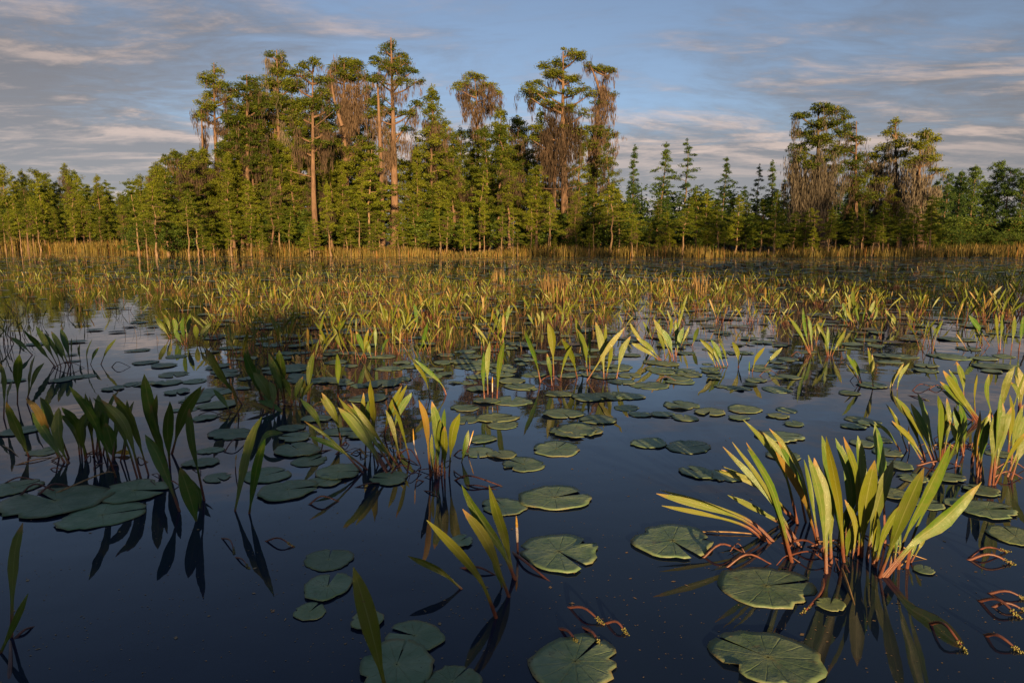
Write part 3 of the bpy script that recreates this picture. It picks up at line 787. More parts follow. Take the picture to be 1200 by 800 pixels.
# trees and shrubs behind the viewpoint: they cast the long shade over the right shore and the near left water
TB = 60.0
tl = math.tan(SUN_EL) / math.cos(SUN_AZ)
for i in range(19):
    xs_t = 1.5 + i * 3.0                      # where the shade falls at 52 m
    hs = np.interp(xs_t, [0, 4, 12, 24, 33, 40, 60], [1.0, 2.6, 3.6, 4.6, 4.4, 3.0, 2.5])
    X = xs_t + (52 + TB) * math.tan(SUN_AZ) + rng.normal(0, 0.6)
    H = hs + (52 + TB) * tl + rng.normal(0, 0.7)
    plant(BUSHY[i % 3], X, -TB + rng.uniform(-4, 4), H, 'tall cypress behind the viewpoint, outside the picture, %s from the left' % ordw(i), 'tree', 'trees behind the viewpoint', 0.85, -0.05)
for i in range(17):
    X = 0.88 - i * 0.8 + (0.1 * math.sin(i * 2.3) if i else 0); Yb = -9 + 0.9 * math.sin(i * 1.7)
    H = (np.interp(X, [-12, -4, 0, 0.7, 1.5], [3.2, 2.65, 2.3, 2.1, 1.85])) + rng.normal(0, 0.15)
    so = plant(SHRUB[i % 3], X, Yb, H, 'leafy shrub behind the viewpoint, outside the picture, %s from the right' % ordw(i), 'shrub', 'shrubs behind the viewpoint', 0.75, -0.05); so.rotation_euler.z = i * 2.1

so = plant(SHRUB[1], 1.72, -9.2, 1.66, 'low leafy shrub behind the viewpoint, outside the picture, rightmost and smallest of its row', 'shrub', 'shrubs behind the viewpoint', 0.72, -0.05); so.rotation_euler.z = 0.7

# ---------------------------------------------------------------- marsh grass along the shore (nobody could count it)
def blades(mb, X, Y, Z, h, wd, bend=0.25, tint=None):
    n = len(X); a = rng.uniform(0, 2 * math.pi, n); d = np.stack([np.cos(a), np.sin(a)], 1)
    l = rng.uniform(0, 2 * math.pi, n); b = np.stack([np.cos(l), np.sin(l)], 1) * (bend * h * rng.uniform(0.1, 1, n))[:, None]
    base = np.stack([X, Y, Z], 1)
    s = np.concatenate([d * wd[:, None] * 0.5, np.zeros((n, 1))], 1)
    mid = base + np.concatenate([b * 0.3, (h * 0.55)[:, None]], 1); tip = base + np.concatenate([b, h[:, None]], 1)
    V = np.stack([base - s, base + s, mid + s * 0.8, mid - s * 0.8, tip], 1).reshape(-1, 3)
    i = np.arange(n)[:, None] * 5
    t = rng.uniform(0, 1, n) if tint is None else tint
    mb.add(V, np.concatenate([i + np.array([[0, 1, 2, 3]])]), None, np.repeat(t, 5))
    mb.f.append((i + np.array([[3, 2, 4]])) + mb.n - len(V))


mb = MB()
nb = 30000
X = rng.uniform(-95, 80, nb); dep = rng.uniform(0, 1, nb) ** 1.6 * 9 - 1.2
Y = shore_y(X) + dep
h = rng.uniform(0.3, 1.05, nb) * (0.75 + 0.35 * np.sin(X * 0.45) * np.sin(X * 0.17 + 2)) * np.interp(Y, [45, 60, 75, 100], [1, 1.1, 1.6, 1.9])
blades(mb, X, Y, np.full(nb, -0.03), h, rng.uniform(0.025, 0.06, nb) * np.interp(Y, [45, 60, 100], [1, 1.2, 1.8]), 0.3)
tag(link('marsh_grass', mb.mesh('marsh_grass', False), M['grass']), 'band of tall golden marsh grass along the far shore', 'grass', kind='stuff')

# ---------------------------------------------------------------- golden club leaves
def blade_mesh(mb, pts, width, pet, yaw=0.0, fold=0.18, n=13, tint=0.5, stalk_r=0.0045, wave=0.0, twist=0.0):
    """one leaf: reddish stalk tapering into a lens-shaped, slightly folded blade. pts: 3D centre line, base first"""
    C = curve(pts, n); T = np.gradient(C, axis=0); T /= np.linalg.norm(T, axis=1)[:, None]
    ya = yaw + twist * (np.linspace(0, 1, n) - 0.5)
    face = np.stack([np.sin(ya), -np.cos(ya), np.full(n, 0.25)], 1)
    side = np.cross(T, face); side /= np.linalg.norm(side, axis=1)[:, None] + 1e-9
    nor = np.cross(side, T)
    L = np.linalg.norm(np.diff(C, axis=0), axis=1).sum()
    s = np.linspace(0, 1, n)
    q = np.clip((s - pet) / (1 - pet), 0, 1)
    hw = 0.5 * width * np.where(q > 0, np.sin(math.pi * np.clip(q, 0, 1) ** 1.22) ** 0.78, 0)
    hw = np.maximum(hw, np.where(s < 0.94, stalk_r * (1.15 - 0.6 * s), 0.0015))
    hw[-1] = 0.0008
    th = np.where(q > 0.12, 0.0014, stalk_r * (1.1 - 0.5 * s)); th[-1] = 0.0006
    fo = np.where(q > 0, fold * hw, 0)
    wv = wave * hw * np.sin(s * 23 + yaw * 7)
    Lf = C - side * hw[:, None] + nor * (fo + wv)[:, None]; Rt = C + side * hw[:, None] + nor * (fo - wv)[:, None]
    Tp = C + nor * th[:, None]; Bt = C - nor * th[:, None]
    V = np.stack([Lf, Tp, Rt, Rt, Bt, Lf], 1).reshape(-1, 3)
    vv = np.where(q > 0, 0.5 + 0.5 * q, 0.5 * s / max(pet, 1e-3))
    uv = np.stack([np.broadcast_to(np.array([0, 0.5, 1, 1, 0.5, 0])[None, :], (n, 6)), np.broadcast_to(vv[:, None], (n, 6))], -1).reshape(-1, 2)
    i = np.arange(n - 1)[:, None] * 6; j = np.array([[0, 1, 3, 4]])
    F = np.stack([i + j, i + j + 1, i + 7 + j, i + 6 + j], -1).reshape(-1, 4)
    mb.add(V, F, uv, tint)
    return L


def parse(s):
    pts = []; nums = []
    for tok in s.split():
        if ',' in tok: pts.append(tuple(float(q) for q in tok.split(',')))
        else: nums.append(float(tok))
    return pts, nums


def traced_leaf(root, base0, spec, dead=False):
    """a leaf measured in the photo: base first, then points to the tip; then blade width and stalk share"""
    pts, nums = parse(spec)
    wpx = nums[0]; pet = nums[1] if len(nums) > 1 else 0.36
    P0 = ground(*pts[0]); Yb = P0[1]; k = Yb / 800.0
    lpx = math.dist(pts[0], pts[-1])
    lean = rng.uniform(-0.28, 0.28) * lpx * k
    P = [P0 + np.array([0, 0, -0.02])]
    for i, (x, y) in enumerate(pts[1:]):
        fr = math.dist(pts[0], (x, y)) / lpx
        q = at_y(x, y, Yb + lean * fr); q[2] = max(q[2], 0.006); P.append(q)
    P = np.array(P) - P0
    yaw = nums[2] if len(nums) > 2 else rng.uniform(-0.75, 0.75)
    m = MB()
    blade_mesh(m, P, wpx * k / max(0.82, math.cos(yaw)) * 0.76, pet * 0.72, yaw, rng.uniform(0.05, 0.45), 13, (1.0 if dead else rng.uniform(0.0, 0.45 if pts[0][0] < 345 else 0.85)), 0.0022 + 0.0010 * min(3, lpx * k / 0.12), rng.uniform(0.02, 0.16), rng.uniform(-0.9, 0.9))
    return link('leaf', m.mesh('leaf'), M['leaf'], root, P0 - base0)


def arc_mesh(pts, r0, r1, n=10, lift=0.0):
    """bent stalk: first and last points lie at the water, points between rise above it"""
    P0 = ground(*pts[0]); P2 = ground(*pts[-1]); out = [P0 + np.array([0, 0, -0.008])]
    for i, (x, y) in enumerate(pts[1:-1]):
        f = (i + 1) / (len(pts) - 1); Ym = P0[1] * (1 - f) + P2[1] * f
        q = at_y(x, y, Ym); q[2] = min(max(q[2], 0.008), 0.2); out.append(q)
    out.append(P2 + np.array([0, 0, -0.004 if lift == 0 else lift]))
    C = curve(np.array(out) - P0, n); m = MB()
    tube(m, C, np.linspace(r0, r1, n), 6)
    return m, C, P0


def fruit_mesh(C, r):
    m = MB(); n = len(C)
    octv = np.array([[1, 0, 0], [-1, 0, 0], [0, 1, 0], [0, -1, 0], [0, 0, 1], [0, 0, -1]], float)
    octf = np.array([[0, 2, 4], [2, 1, 4], [1, 3, 4], [3, 0, 4], [2, 0, 5], [1, 2, 5], [3, 1, 5], [0, 3, 5]])
    for i in range(44):
        t = rng.uniform(0, 1); p = C[0] * (1 - t) + C[-1] * t
        d = rng.normal(size=3); d /= np.linalg.norm(d)
        m.add(p + d * r * 0.8 + octv * r * rng.uniform(0.28, 0.5), octf)
    return m


def stalk_part(root, base0, spec, mat='stalk', fruit=False, name='flower_stalk'):
    pts, nums = parse(spec); r = nums[0] if nums else 0.0045
    m, C, P0 = arc_mesh(pts, r * rng.uniform(0.85, 1.1), r * 0.5)
    o = link(name, m.mesh(name), M[mat], root, P0 - base0)
    if fruit: link('fruit_cluster', fruit_mesh(C[-3:], r * 1.3).mesh('fruit_cluster'), M['fruit'], o)
    return o


def spike_part(root, base0, spec):
    """white flower spike with yellow tip"""
    pts, nums = parse(spec); r = 0.7 * (nums[0] if nums else 0.004)
    P0 = ground(*pts[0]); Y = P0[1]
    P = np.array([P0 + np.array([0, 0, -0.01])] + [at_y(x, y, Y) for x, y in pts[1:]]) - P0
    C = curve(P, 12); m = MB(); tube(m, C[:5], [r] * 5, 6); o = link('flower_spike', m.mesh('flower_spike'), M['stalk'], root, P0 - base0)
    m = MB(); tube(m, C[4:9], np.array([1, 1.25, 1.3, 1.25, 1.15]) * r, 6); link('white_collar', m.mesh('white_collar'), M['spike_white'], o)
    m = MB(); tube(m, C[8:], np.array([1.2, 1.2, 0.9, 0.15]) * r, 6); link('yellow_tip', m.mesh('yellow_tip'), M['spike_yellow'], o)
    return o


def traced_clump(label, leaf_specs, stalks=(), spikes=(), group=None, name='golden_club_plant', more=0.0, tangle=0):
    L = [s for s in leaf_specs.strip().split(';') if s.strip()]
    bases = np.array([ground(*parse(s)[0][0]) for s in L]); b = bases.mean(0); b[2] = 0
    root = empty(name, b, label, 'plant', group)
    for s in L: traced_leaf(root, b, s)
    for s in L * 2:          # further, narrower leaves of the same clump, each with a foot and lean of its own
        if rng.uniform() < more * 0.75:
            pts, nums = parse(s); ex = rng.normal(0, 5); sh = rng.normal(0, 7, 2) + np.array([0, 4]); n_ = len(pts) - 1
            q = [(x + ex + sh[0] * i / n_, y + rng.normal(0, 2) * (i == 0) + sh[1] * i / n_) for i, (x, y) in enumerate(pts)]
            traced_leaf(root, b, ' '.join('%.1f,%.1f' % c for c in q) + ' %.1f %.2f' % (nums[0] * rng.uniform(0.55, 0.85), (nums[1] if len(nums) > 1 else 0.36) * 1.1), rng.uniform() < 0.10)
    for i in range(tangle):      # old stalks lying about the foot of the clump
        p0 = b + np.array([rng.normal(0, 0.12), rng.normal(0, 0.07), 0]); az = rng.uniform(0, 6.28); l_ = rng.uniform(0.05, 0.16); m = MB()
        tube(m, curve([[0, 0, -0.004], [l_ * 0.5 * math.cos(az), l_ * 0.5 * math.sin(az), rng.uniform(0.008, 0.035)], [l_ * math.cos(az + 0.3), l_ * math.sin(az + 0.3), -0.003]], 7), np.linspace(1, 0.6, 7) * rng.uniform(0.0025, 0.0045), 5)
        link('old_stalk', m.mesh('old_stalk'), M[str(rng.choice(['stalk_dark', 'stalk', 'stalk_tan']))], root, p0 - b)
    for s in stalks:
        if isinstance(s, tuple): stalk_part(root, b, s[0], s[1], 'fruit' in s[2:])
        else: stalk_part(root, b, s)
    for s in spikes: spike_part(root, b, s)
    return root


traced_clump('biggest sunlit clump of tall yellow-green leaves in the right foreground', '''
908,636 876,612 829,594 769,578 10 .52; 942,641 897,577 847,523 9 .35; 930,658 915,606 901,565 876,526 12 .35; 946,612 932,559 909,524 888,503 13 .4;
959,635 940,573 911,516 12 .4; 961,635 950,581 942,538 10 .4; 990,658 981,590 963,510 18 .3; 969,672 966,594 954,536 22 .35; 987,647 998,573 979,513 16 .35;
1006,635 1008,552 1005,510 19 .3; 1038,637 1034,557 1025,496 20 .56; 1010,652 1014,594 1025,539 22 .3; 983,643 992,606 1006,578 9 .3; 996,647 1006,602 16 .2;
1025,660 1026,631 1028,599 12 .3; 1029,676 1056,610 1083,548 18 .35; 1053,666 1060,631 1086,577 1114,519 20 .4; 1025,664 1039,618 1070,578 13 .3;
1029,676 1070,635 1103,610 1146,568 26 .36; 1064,660 1085,628 5 .75; 938,608 893,571 845,550 9 .4; 930,612 897,602 856,581 8 .4; 975,660 972,600 968,548 15 .35; 1000,655 1002,615 990,585 9 .4; 1046,662 1050,640 1046,600 9 .4''',
             ['822,653 845,637 872,646 .005', '849,664 876,649 905,660 .005', '913,635 946,633 971,653 .005', '921,649 950,646 975,664 .004',
              ('775,622 850,624 920,628 .004', 'stalk_tan'), ('965,674 961,700 936,722 .006', 'stalk', 'fruit'), ('985,660 992,690 1003,712 .005', 'stalk_tan'), '940,640 985,632 1010,645 .004'], more=0.7, tangle=16)
traced_clump('broad sunlit clump at the right edge with fat reddish stalks', '''
1086,538 1066,490 1048,464 11; 1065,528 1051,496 1038,473 8; 1088,540 1066,513 1045,493 8; 1100,538 1084,490 1075,460 14; 1098,544 1084,506 1067,472 12;
1103,546 1100,500 1101,467 16 .3; 1104,538 1106,494 1099,463 10; 1147,494 1122,460 1105,435 12; 1144,492 1120,470 1103,457 10; 1130,464 1128,446 1121,424 10 .3; 1143,484 1142,460 1145,437 8;
1130,530 1130,498 1124,473 15; 1130,534 1124,504 1118,476 11; 1166,494 1156,460 1159,438 10; 1146,558 1151,510 1160,484 15 .45; 1159,568 1168,504 1175,472 17 .45; 1182,530 1185,490 1183,462 14;
1168,500 1180,448 1189,429 9; 1196,480 1198,450 1193,430 8; 1164,568 1186,528 1202,506 10 .5; 1184,562 1196,530 1212,505 10 .5; 1140,540 1146,512 1156,494 10; 1120,546 1122,520 1112,492 10; 1150,530 1156,505 1160,480 9; 1190,545 1195,510 1206,480 12''',
             ['1070,545 1100,540 1128,546 .005', '1112,500 1130,490 1150,498 .004', '1165,548 1185,540 1204,550 .005', '1160,560 1180,552 1200,560 .005'], ['1066,530 1065,515 1065,498 .004'], more=0.6, tangle=16)
traced_clump('dense shaded clump of broad dark green leaves in the left foreground', '''
137,559 110,492 81,452 14; 175,556 155,495 132,461 17; 162,560 140,497 109,466 15; 80,542 70,512 69,477 20 .2; 82,537 61,485 47,465 20 .25; 78,542 57,512 37,482 14 .25; 96,532 90,497 72,477 15 .25;
110,532 105,490 100,461 12; 112,532 117,487 115,462 15; 120,532 130,477 140,457 11; 140,540 152,490 157,470 12; 135,537 130,515 124,495 22 .2; 102,534 97,505 104,485 16 .2; 126,536 122,500 126,474 16 .25''',
             [('0,567 22,559 44,562 .005', 'stalk_dark'), ('20,582 40,567 67,575 .006', 'stalk_dark'), ('42,580 62,567 87,570 .006', 'stalk_dark'), ('57,579 125,553 137,559 .005', 'stalk_tan'), ('7,547 40,540 70,534 .004', 'stalk_tan')], more=0.5, tangle=10)
traced_clump('group of tall dark green blades right of the dense left clump', '''
190,540 174,470 169,438 19 .2; 197,545 184,502 177,474 16 .25; 199,545 196,502 199,470 14 .25; 200,532 215,485 236,452 16 .3; 212,599 187,537 170,509 20 .35; 240,586 226,520 222,478 22 .42; 231,610 222,580 211,547 20 .08; 234,595 233,578 224,561 12 .2; 194,541 180,500 184,462 12''',
             [('205,548 222,572 240,586 .004', 'stalk_dark')], more=0.2, tangle=5)
traced_clump('three upright dark blades standing alone in open water left of centre', '274,599 294,518 307,488 17 .1; 291,601 302,543 311,513 14 .12; 300,524 313,509 332,507 9 .1', [('261,531 275,514 294,514 .005', 'stalk_dark')], ['276,553 276,543 277,532 .004'])
traced_clump('clump of grey-green leaves crowded behind the lone blades', '''
286,474 264,444 241,407 14 .3; 273,484 262,470 250,456 7; 311,474 298,441 286,412 16; 319,480 311,455 297,436 14; 334,474 326,444 315,414 14; 334,469 330,436 327,410 16; 326,469 323,441 319,412 6;
346,474 348,458 355,441 10; 360,471 363,436 368,412 11; 335,482 319,475 302,469 8 .1; 352,470 356,455 357,444 7; 318,476 306,450 302,428 10; 342,472 338,455 330,440 9''', [('250,487 266,482 282,486 .004', 'stalk_dark')], more=0.4, tangle=10)
traced_clump('lone upright yellow leaf right of the grey-green crowded clump', '396,466 396,433 395,414 8 .4')
traced_clump('leaning clump with wine-red stalks left of centre', '''
400,515 392,485 377,460 11; 381,513 370,488 352,467 9; 437,529 439,480 434,444 14; 429,521 425,485 426,460 8; 457,555 418,502 396,477 13 .4; 462,548 429,502 407,473 12 .4; 436,550 396,525 362,511 8 .45;
457,510 463,480 477,451 8; 458,510 469,480 484,459 10; 465,536 450,526 437,518 8 .3; 470,540 460,500 452,480 8; 445,545 434,520 424,498 9''',
             [('410,572 432,566 454,565 .004', 'stalk_dark'), ('352,536 372,530 391,526 .006', 'stalk'), ('360,591 377,581 399,587 .005', 'stalk_dark'), '464,534 480,526 494,547 .004', '455,556 470,545 488,551 .004', ('440,515 456,500 470,505 .004', 'stalk_dark')], more=0.6, tangle=14)
traced_clump('upright clump with bright red stalks at the centre of the picture', '''
505,557 499,495 490,466 12 .45; 511,557 512,502 506,470 14 .4; 517,557 520,497 521,479 9 .5; 521,560 521,517 521,499 12 .4; 526,557 530,507 539,484 13 .4; 540,542 545,522 549,504 8 .2; 506,555 507,538 507,522 6 .3; 515,558 513,530 516,508 8 .5''',
             ['531,562 550,557 590,569 .0055', ('540,567 560,572 588,574 .004', 'stalk_dark'), '464,534 480,540 494,547 .004', ('493,573 505,580 516,583 .004', 'stalk_dark'), '530,534 540,527 552,530 .0045'], ['494,547 486,525 484,502 .004', '547,530 551,517 555,504 .004'], more=0.4, tangle=8)
traced_clump('five-leaf clump with half-lit blades in the centre foreground', '''
548,690 517,669 478,651 10 .3; 584,723 565,683 539,649 500,609 14 .36; 599,699 571,636 542,596 17 .3; 607,679 587,642 561,604 541,568 18 .28; 603,677 592,630 582,598 573,568 17 .25; 590,688 584,672 577,655 9 .3''',
             [('599,644 615,657 647,682 .006', 'stalk_dark'), ('536,664 560,664 584,674 .005', 'stalk_dark')], ['607,649 606,628 605,604 .006'])
traced_clump('single broad dark leaf rising from the bottom edge left of centre', '455,812 432,725 414,664 30 .22 .15')
traced_clump('two leaves at the bottom left corner beside the left edge', '12,747 17,653 27,612 18 .38 .1; -4,765 17,730 33,695 10 .2', [('13,750 28,738 42,732 .005', 'stalk_dark'), ('10,800 13,775 12,748 .006', 'stalk_dark')])
traced_clump('clump of dark leaves cut by the left edge', '20,473 21,436 23,415 13; 31,473 37,434 41,416 10; 4,490 5,444 0,425 9; 8,473 9,461 15,446 8; 31,465 42,438 52,425 7; 35,535 20,500 7,470 17 .2; -6,480 -8,450 -2,420 12', [('0,519 12,526 24,537 .004', 'stalk_tan')])
traced_clump('spreading clump with one lit yellow leaf in the left middle water', '''
69,430 54,402 42,382 9; 67,430 50,411 35,392 9; 65,428 45,405 27,386 7; 83,427 78,405 71,385 9; 82,430 73,411 60,388 8; 83,423 84,410 84,396 6; 103,430 102,415 108,397 8; 105,427 110,416 116,407 6; 117,427 125,411 136,397 6; 94,423 93,412 94,402 6; 40,416 26,404 12,395 6; 72,430 64,408 52,390 7; 78,428 70,412 66,396 7''',
             [('130,430 138,424 154,430 .004', 'stalk_dark'), ('60,431 80,424 100,431 .004', 'stalk_dark')])
traced_clump('compact clump of short green leaves in mirror-still water left of centre', '''
200,396 190,382 182,370 8; 201,394 197,381 193,369 6; 217,405 215,386 215,371 9; 218,402 220,385 223,367 6; 215,405 209,395 204,385 7; 231,402 230,391 229,380 8; 233,405 237,390 248,377 6; 236,404 241,392 244,382 5; 206,397 206,384 203,372 6''')
traced_clump('three slim sunlit leaves standing close together in the middle', '572,462 571,424 574,400 8 .35; 568,468 566,436 567,412 7 .35; 582,468 585,430 591,399 9 .35', (), ['577,468 577,455 577,441 .005'])
traced_clump('three short lit leaves behind the close slim three', '584,391 582,378 574,362 6; 587,390 586,376 582,361 6; 592,388 594,374 597,357 5')
traced_clump('wide row of tall sunlit leaves in the middle of the pond', '''
634,448 626,414 614,384 8; 649,444 647,396 642,378 12 .5; 647,452 645,434 641,414 6; 677,443 670,416 659,396 9; 689,440 685,408 676,385 9; 686,430 680,395 674,372 8; 708,444 705,404 698,377 11 .25; 708,440 708,408 710,379 6; 686,446 714,406 732,384 8; 710,444 714,420 716,398 8; 691,435 691,405 691,384 4; 656,446 662,420 670,405 5''',
             [('654,415 662,430 674,443 .003', 'stalk_tan'), '632,446 645,440 660,447 .004', ('660,460 666,452 676,444 .003', 'stalk_tan')])
traced_clump('single grey-green leaf right of the wide sunlit row', '722,444 729,412 739,394 9 .35')
traced_clump('small fan of short leaves behind the wide sunlit row', '627,383 622,374 618,368 4; 635,383 636,372 635,364 4; 644,380 647,374 652,367 4; 658,385 659,375 660,367 4; 658,385 663,379 667,374 3; 630,383 632,375 629,366 4; 648,382 645,374 641,366 4')
traced_clump('tangled clump with fanned leaves right of the wide sunlit row', '''
766,416 744,390 738,378 6; 776,422 756,410 740,402 8; 777,422 760,406 746,396 8; 790,422 784,400 774,384 9; 788,418 774,388 766,374 8; 791,416 793,390 792,374 6; 792,418 796,398 801,383 8; 784,400 786,386 787,372 5; 767,402 760,388 753,376 4; 810,406 815,394 819,383 6; 797,406 803,394 808,382 4; 780,420 776,400 770,388 6''',
             [('748,441 757,430 762,417 .003', 'stalk_tan'), ('797,408 806,403 816,409 .003', 'stalk_dark'), ('768,446 780,441 795,447 .004', 'stalk')])
traced_clump('clump of short leaves on red stalks mirrored in open water', '842,430 835,412 820,397 6; 850,430 842,412 833,398 8; 854,428 848,412 842,399 5; 866,430 864,412 858,400 7; 864,430 868,420 871,412 4; 840,430 834,418 829,408 5; 846,431 840,418 836,406 5')
traced_clump('pair of leaves leaning right beside the mirrored short clump', '881,436 886,420 896,407 7; 894,430 904,420 917,407 6; 878,438 878,430 878,423 3', [('889,440 900,433 914,440 .004', 'stalk_dark')])
traced_clump('four-leaf fan with coral stalks in the right middle water', '951,415 940,395 924,371 6 .45; 951,414 943,385 941,360 5; 952,412 950,390 947,370 6; 949,414 940,396 930,376 5 .45', ['926,417 934,412 941,416 .004'])
traced_clump('upright fan of lit leaves right of the coral-stalked fan', '970,417 965,395 957,377 6; 971,417 970,398 970,382 5; 972,417 977,400 984,385 5; 974,417 982,402 991,386 6; 970,418 968,402 964,388 4')
traced_clump('three red-stalked leaves leaning left in the right middle water', '1010,450 1002,432 992,415 6 .45; 1011,450 1006,435 1000,420 5 .45; 1009,449 1001,438 992,427 4', [('995,446 1003,440 1008,447 .003', 'stalk_dark')])
traced_clump('one tall narrow pair of leaves upright beside the leaning three', '1024,454 1020,425 1017,407 7 .4; 1023,454 1023,432 1022,415 5')
traced_clump('pair of short striped leaves right of the narrow upright pair', '1051,456 1055,440 1066,425 6 .2; 1042,454 1047,443 1052,435 6 .2; 1044,454 1050,440 1059,426 5')
traced_clump('leaning leaf with a long red stalk near the right edge', '1161,405 1147,385 1135,369 8 .5; 1152,404 1146,390 1139,377 3 .5')
traced_clump('upright lit leaves on dark stalks at the right edge', '1172,410 1174,380 1175,365 8 .45; 1171,410 1168,385 1167,367 5; 1185,410 1188,388 1189,370 6 .4; 1194,410 1197,390 1199,370 6 .4; 1176,411 1178,398 1181,390 5')
traced_clump('single arched leaf alone in pale water at right', '1094,397 1095,389 1104,374 5 .3')
traced_clump('thick lit clump of many leaves in the right middle water', '''
998,381 996,360 995,345 4; 1000,380 1000,355 999,337 5; 994,380 990,365 987,355 4; 1003,381 1005,366 1005,355 4; 1016,381 1020,365 1025,352 5; 1014,381 1018,372 1020,362 4; 996,381 986,370 979,365 4; 1008,382 1005,372 1002,360 5; 1010,382 1012,370 1015,358 4; 990,381 989,368 990,352 4; 1018,381 1026,370 1028,357 4; 1005,382 996,372 992,362 4''')
traced_clump('loose clump of lit leaves right of the thick many-leaved one', '1055,377 1054,366 1050,357 5; 1050,385 1042,372 1037,362 5; 1046,386 1049,376 1045,367 4; 1053,386 1049,378 1043,371 4; 1066,376 1068,370 1070,364 4')
traced_clump('tall forked pair of lit leaves standing clear at right', '1079,367 1081,356 1085,345 5 .3; 1080,368 1086,358 1092,350 5 .3')
traced_clump('leaf on a coral stalk leaning left in still water left of centre right', '505,465 497,440 484,424 6 .35')
traced_clump('single leaf leaning on a wine stalk in the middle left pads', '524,462 515,447 486,421 7 .35')
traced_clump('lit curved leaf standing alone left of the close slim three', '491,413 497,395 501,377 6 .2; 490,395 487,365 485,355 5')
traced_clump('group of lit leaves among pads below the tallest cypress', '430,420 422,400 417,388 7; 426,418 428,400 432,386 5; 436,419 431,405 430,398 6; 440,418 440,395 439,380 5; 404,415 396,400 390,382 6; 410,416 402,400 397,386 5; 446,416 450,405 456,396 5; 378,412 377,396 374,392 6; 384,412 381,398 376,386 5')

# free bent flower stalks floating on the water
def free_stalk(label, specs, mat='stalk_dark', fruit=True, group='bent flower stalks on the water'):
    b = ground(*parse(specs[0])[0][0]); root = empty('bent_flower_stalk', b, label, 'flower stalk', group)
    for s in specs: stalk_part(root, b, s, mat, fruit, 'stalk')


free_stalk('fruiting stalk bowed below the biggest sunlit clump', ['1088,728 1107,731 1134,765 .0055'], 'stalk')
free_stalk('upper pair of red bowed stalks at lower right', ['1132,654 1155,641 1184,646 .005', '1131,655 1160,649 1190,661 .006'], 'stalk')
free_stalk('dark bowed stalks with green fruit cut by the right edge', ['1154,694 1180,692 1206,703 .005', '1144,702 1170,702 1197,725 .006', '1160,710 1180,706 1206,716 .005'])
free_stalk('lowest dark bowed stalk at the right edge', ['1152,742 1170,744 1199,765 .006'])
free_stalk('two pink-ringed bent stalks in a chain left of centre', ['257,628 270,633 275,650 .004', '273,650 284,655 293,667 .004'], 'stalk')
free_stalk('single short bent stalk right of the chained pair', ['308,633 327,630 346,641 .004'], 'stalk')
free_stalk('upper chain of bent purple stalks in the bottom centre', ['663,709 685,712 710,733 .005', '707,728 723,728 736,744 .005'])
free_stalk('two stubby purple stalks lying over the bottom lily pad', ['653,733 666,739 679,756 .006', '680,731 694,740 706,759 .006'])
free_stalk('looped dark stalks beyond the right edge clump', ['1068,458 1078,450 1094,453 .005', '1086,456 1098,451 1106,455 .005', '1060,462 1075,467 1090,470 .005'])
free_stalk('thin looped dark stalks in pale water left of the grey-green clump', ['230,486 246,482 262,487 .004'], 'stalk_dark', False)

# yellowed leaf floating in the left clump
m = MB(); p0 = ground(135, 533); blade_mesh(m, np.array([[0, 0, 0.012], [0.04, 0.004, 0.016], [0.085, -0.003, 0.01]]), 0.03, 0.05, 0, 0.1, 9, 0.9)
tag(link('yellowed_leaf', m.mesh('yellowed_leaf'), M['yellow_leaf'], None, p0), 'yellowed leaf floating behind the dense left clump', 'leaf')

# --- look-alike clumps further out: variants built once, copied with their leaves
LEAFV = []
for i in range(12):
    m = MB(); L = 1.0; b = rng.uniform(0.03, 0.3)
    pts = [[0, 0, -0.03], [0.06 * b, 0, 0.35], [0.45 * b, 0.02, 0.7], [b, 0.03, 0.97]]
    blade_mesh(m, pts, rng.uniform(0.05, 0.088), rng.uniform(0.2, 0.45), rng.uniform(-1.2, 1.2), rng.uniform(0.1, 0.4), 8, rng.uniform(0.40, 1.08), 0.012, 0.1, rng.uniform(-0.8, 0.8))
    LEAFV.append(m)
LEAFM = [m.mesh('leaf') for m in LEAFV]
for me in LEAFM: me.materials.append(M['leaf'])


def clump_variant(n):
    out = []
    for i in range(n):
        az = rng.uniform(0, 6.28); tilt = rng.uniform(0.02, 0.55); L = rng.uniform(0.22, 0.40)
        out.append((int(rng.integers(12)), (rng.normal(0, 0.045), rng.normal(0, 0.045), 0), (0, tilt, az), L))
    return out


CLV = [clump_variant(n) for n in (2, 3, 3, 4, 4, 5, 5, 6, 7, 8, 10)]


def clump_mb(var):
    m = MB()
    for li, loc, rot, L in var:
        Mx = np.array(Matrix.Translation(loc) @ (Matrix.Rotation(rot[2], 4, 'Z') @ Matrix.Rotation(rot[1], 4, 'Y')) @ Matrix.Scale(L, 4))
        src = LEAFV[li]
        m.add(src.v[0] @ Mx[:3, :3].T + Mx[:3, 3], src.f[0], src.uv[0], src.t[0])
    return m


CLMB = [clump_mb(v) for v in CLV]
CLME = [m.mesh('golden_club_plant') for m in CLMB]
for me in CLME: me.materials.append(M['leaf'])


def density(px, py):
    """how thickly the photo's pond is planted at this pixel"""
    y = np.interp(py, [294, 300, 330, 360, 385, 400, 425], [0.8, 1, 1, 1, 0.7, 0.45, 0.05])
    if px < 240: y *= np.interp(py, [294, 335, 350, 400], [1, 1, 0.3, 0.12])
    if px > 860: y *= np.interp(py, [294, 345, 375, 400], [1, 0.85, 0.35, 0.1])
    if 590 < px < 860: y *= np.interp(py, [294, 350, 372, 400], [1, 0.8, 0.4, 0.15])
    return y


